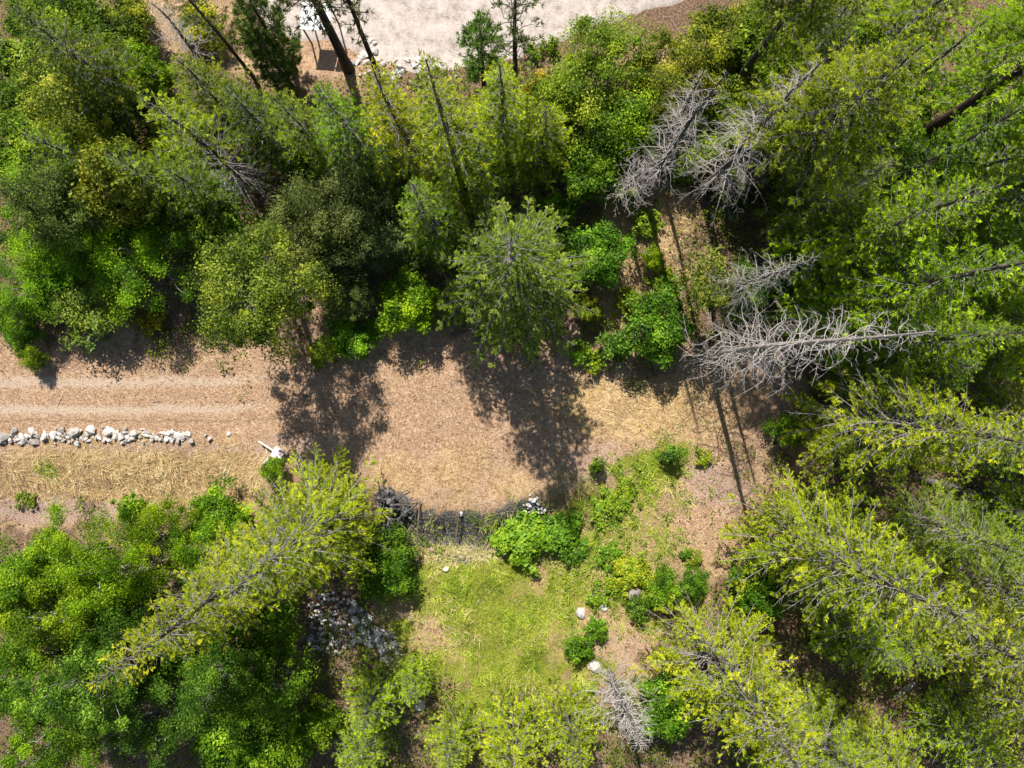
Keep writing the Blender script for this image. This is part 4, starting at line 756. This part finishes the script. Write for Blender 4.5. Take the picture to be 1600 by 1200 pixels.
# lower left
T('fir_tree', 'fir_y', 530, 794, 17, 4.3, 'broad yellow green fir beside the fallen sale sign and burn pile', 'fir tree', base=True, tint=(.84, .88, .9))
T('fir_tree', 'fir_giant', 430, 862, 18.5, 3.0, 'giant fir with bare grey tips reaching far into the lower left', 'fir tree', base=True, tint=(.88, .86, .9))
T('bush', 'bush', 585, 895, 2.6, 2.0, 'shaded dark green bush between giant fir and lush grass', 'bush', tint=(.7, .95, .6))
T('bush', 'bush_b', 605, 870, 2.2, 1.4, 'small shaded bush below the burn pile', 'bush', tint=(.75, .95, .7))
T('bush', 'bush_b', 420, 735, 1.5, .8, 'green scrub just below the fallen sale sign', 'bush', tint=(1.1, 1.3, .6))
B = 'leafy trees of the lower left'
for (key, x, y, h, r, lab, ti) in [('maple', 45, 895, 6.5, 2.7, 'bright green leafy tree at the left edge below the bank', (1.2, 1.35, .5)), ('locust', 210, 862, 6, 2.5, 'bright feathery tree below the straw coloured bank', (1.5, 1.45, .5)), ('locust_b', 120, 925, 9.5, 2.5, 'bright feathery tree in the middle of the lower left canopy', (1.1, 1.3, .5)),
        ('maple', 290, 872, 5, 2.1, 'green tree tucked behind the giant fir', (.85, 1.15, .5)), ('maple', 25, 1000, 9, 2.6, 'mid green leafy tree at the left edge, lower half', (1.15, 1.2, .6)), ('maple', 165, 1015, 7, 2.6, 'darker green leafy tree beside the tip of the giant fir', (.65, .88, .7)), ('maple', 70, 1110, 10.5, 3.0, 'bluish green leafy tree near the lower left corner', (.78, 1.0, 1.2)),
        ('maple', 190, 1165, 7.5, 2.7, 'dark bluish green tree at the bottom edge', (.62, .85, 1.0)), ('maple', 290, 1105, 9, 2.6, 'dark green tree below the tip of the giant fir', (.6, .82, .8)), ('alder', 370, 1110, 7, 2.4, 'shaded green tree beside the bare slanting stem', (.75, .95, .6)), ('alder_b', 320, 960, 7, 2.3, 'shaded leafy tree under the giant fir', (.8, 1.0, .6)), ('locust', 30, 1190, 9, 3.0, 'leafy tree in the lower left corner', (.9, 1.15, .6)), ('alder_b', 400, 990, 5, 2.0, 'leafy tree between giant fir and shaded dirt', (.8, 1.0, .6))]:
    T('broadleaf_tree', key, x, y, h, r, lab, 'broadleaf tree', B, tint=ti)
T('dead_tree', 'dead_crooked', 420, 980, 9, 1.3, 'bare slanting grey stem at the bottom left', 'dead tree', base=True)
T('bush', 'leafy_low', 195, 800, 1.4, .9, 'lime bush at the upper edge of the lower left canopy', 'bush', tint=(.75, .95, .6))

# more trees that close the canopy towards the edges
for (key, x, y, h, r, lab, ti) in [('fir_a', 1440, 425, 13, 3.6, 'lush fir whose branches meet the tip of the bleached tree from above', (1.25, 1.4, .7)), ('fir_a', 1500, 525, 11, 3.4, 'lush fir at the right edge level with the bleached tree', (1.25, 1.4, .7)), ('fir_b', 1410, 355, 12, 3.2, 'green fir just below the crooked dead tree', (1.25, 1.4, .7)),
        ('fir_a', 1520, 300, 11, 3.4, 'green fir at the right edge beyond the crooked dead tree', (1.15, 1.3, .7)), ('fir_a', 1490, 190, 11, 3.4, 'green fir at the right edge above the crooked tree, under the great fir', (1.0, 1.2, .7)), ('fir_a', 1565, 425, 9, 3.0, 'shorter lush fir touching the right edge, halfway up', (1.05, 1.25, .7)), ('fir_b', 1540, 95, 10, 3.2, 'green fir low in the upper right corner', (1.1, 1.2, .7)),
        ('fir_b', 1330, 120, 12, 3.1, 'green fir behind the yellow green one near the top', (1.2, 1.2, .7)), ('fir_y', 1240, 105, 10, 2.6, 'olive fir under the dark trunk near the top edge', (.5, .6, .7)), ('fir_y2', 1285, 290, 8, 2.4, 'loose yellow green fir right of the broad dead conifer', (.6, .68, .8)), ('fir_a', 1350, 470, 9, 2.6, 'shaded fir above the tip of the bleached tree', (.8, 1.05, .7)), ('fir_a', 1390, 575, 8, 2.6, 'shaded green fir between bleached tree and yellow green fir', (.85, 1.05, .7)),
        ('fir_y', 1480, 885, 13, 3.6, 'yellow green fir at the right edge, lower half', (.82, .9, .7)), ('fir_young', 1550, 790, 9, 2.8, 'green fir at the right edge beyond the bleached log', (.7, .85, .7)), ('fir_y2', 1520, 1040, 12, 3.6, 'yellow green fir at the right edge near the lower corner', (.85, .9, .7)), ('fir_y', 1325, 1150, 10, 3.2, 'yellow green fir at the bottom edge right of the white log', (.85, .92, .7)), ('fir_young', 1190, 1150, 8, 2.6, 'bushy fir at the bottom edge left of the white log', (.85, .95, .7)),
        ('fir_young', 1350, 965, 7, 2.2, 'young fir right above the sunny gap with the white log', (.7, .85, .7)), ('fir_young', 1290, 960, 8, 2.5, 'young fir under the largest yellow green fir', (.75, .9, .7)), ('fir_young', 1140, 1060, 7, 2.2, 'young fir among the bottom firs, behind the bottom bush', (.85, .95, .7)), ('fir_y', 1555, 655, 12, 3.4, 'yellow green fir touching the right edge behind the fallen trunk', (.85, .9, .7))]:
    T('fir_tree', key, x, y, h, r, lab, 'fir tree', G2, base=True, tint=ti)
for (key, x, y, h, r, lab, ti) in [('bush', 8, 95, 4, 2.2, 'grey green bush at the left border beside the silvery tree', (.9, 1.0, .9)), ('bush', 40, 12, 3, 2.0, 'dark scrub in the extreme upper left corner under the dark fir', (.7, .85, .7)), ('bush', 1130, 55, 4, 2.2, 'olive bush at the top between alder and dark trunk', (1.2, 1.0, .8)), ('bush_b', 300, 25, 2.0, 1.5, 'yellowish bush on the dry grass at the top edge near the slender pine', (2.0, 1.5, .7)), ('bush_b', 185, 22, 2.6, 1.6, 'dull olive bush beside the grey dead shrub', (1.2, 1.0, .7)), ('bush', 1215, 45, 5, 2.4, 'green bush at the top edge under the dark trunk', (1.1, 1.1, .7)), ('bush', 1400, 60, 5, 2.6, 'green bush under the fir with the pale tip', (1.0, 1.1, .7)), ('bush', 30, 150, 4, 2.2, 'dull bush at the left edge beside the silvery tree', (.9, .95, .8)), ('bush', 100, 30, 4, 2.2, 'dark bush at the top edge near the upper left corner', (.8, .9, .7)), ('bush', 260, 190, 4, 2.0, 'olive bush left of the half dead fir', (1.1, 1.0, .7)), ('bush', 200, 300, 4, 2.2, 'dark bush under the olive fir in the left wood', (.9, 1.0, .7)), ('bush', 480, 235, 3, 1.6, 'dark bush beside the bare dead branches', (.8, 1.0, .7)), ('bush_b', 1150, 135, 3, 1.7, 'pale bush at the foot of the dark trunk near the top', (1.2, 1.1, .9)), ('bush', 230, 1040, 4, 2.2, 'shaded bush under the tip of the giant fir', (.8, 1.1, .7)), ('maple', -25, 960, 8, 3.0, 'leafy tree cut by the left edge, lower half', (1.0, 1.2, .6)), ('maple', -30, 1090, 8, 3.0, 'leafy tree cut by the left edge near the bottom', (.9, 1.15, .9)), ('bush', 10, 930, 5, 2.4, 'bright bush at the left edge among the leafy trees', (1.0, 1.3, .6)), ('bush', 330, 820, 3, 1.9, 'bright bush at the edge of the bank beside the giant fir', (1.1, 1.35, .6)), ('bush', 20, 215, 4, 2.4, 'soft green bush at the left edge below the dull bush', (1.1, 1.2, .8)), ('bush', 70, 395, 3.5, 2.2, 'bright bush between the two feathery trees at left', (1.2, 1.5, .6)), ('bush', 15, 500, 1.5, 1.5, 'dark green bush at the left border above the driveway', (.8, 1.0, .6)), ('bush', 340, 1180, 4, 2.2, 'green bush at the bottom edge left of the bare stem', (.9, 1.15, .6))]:
    T('bush', key, x, y, h, r, lab, 'bush', tint=ti)
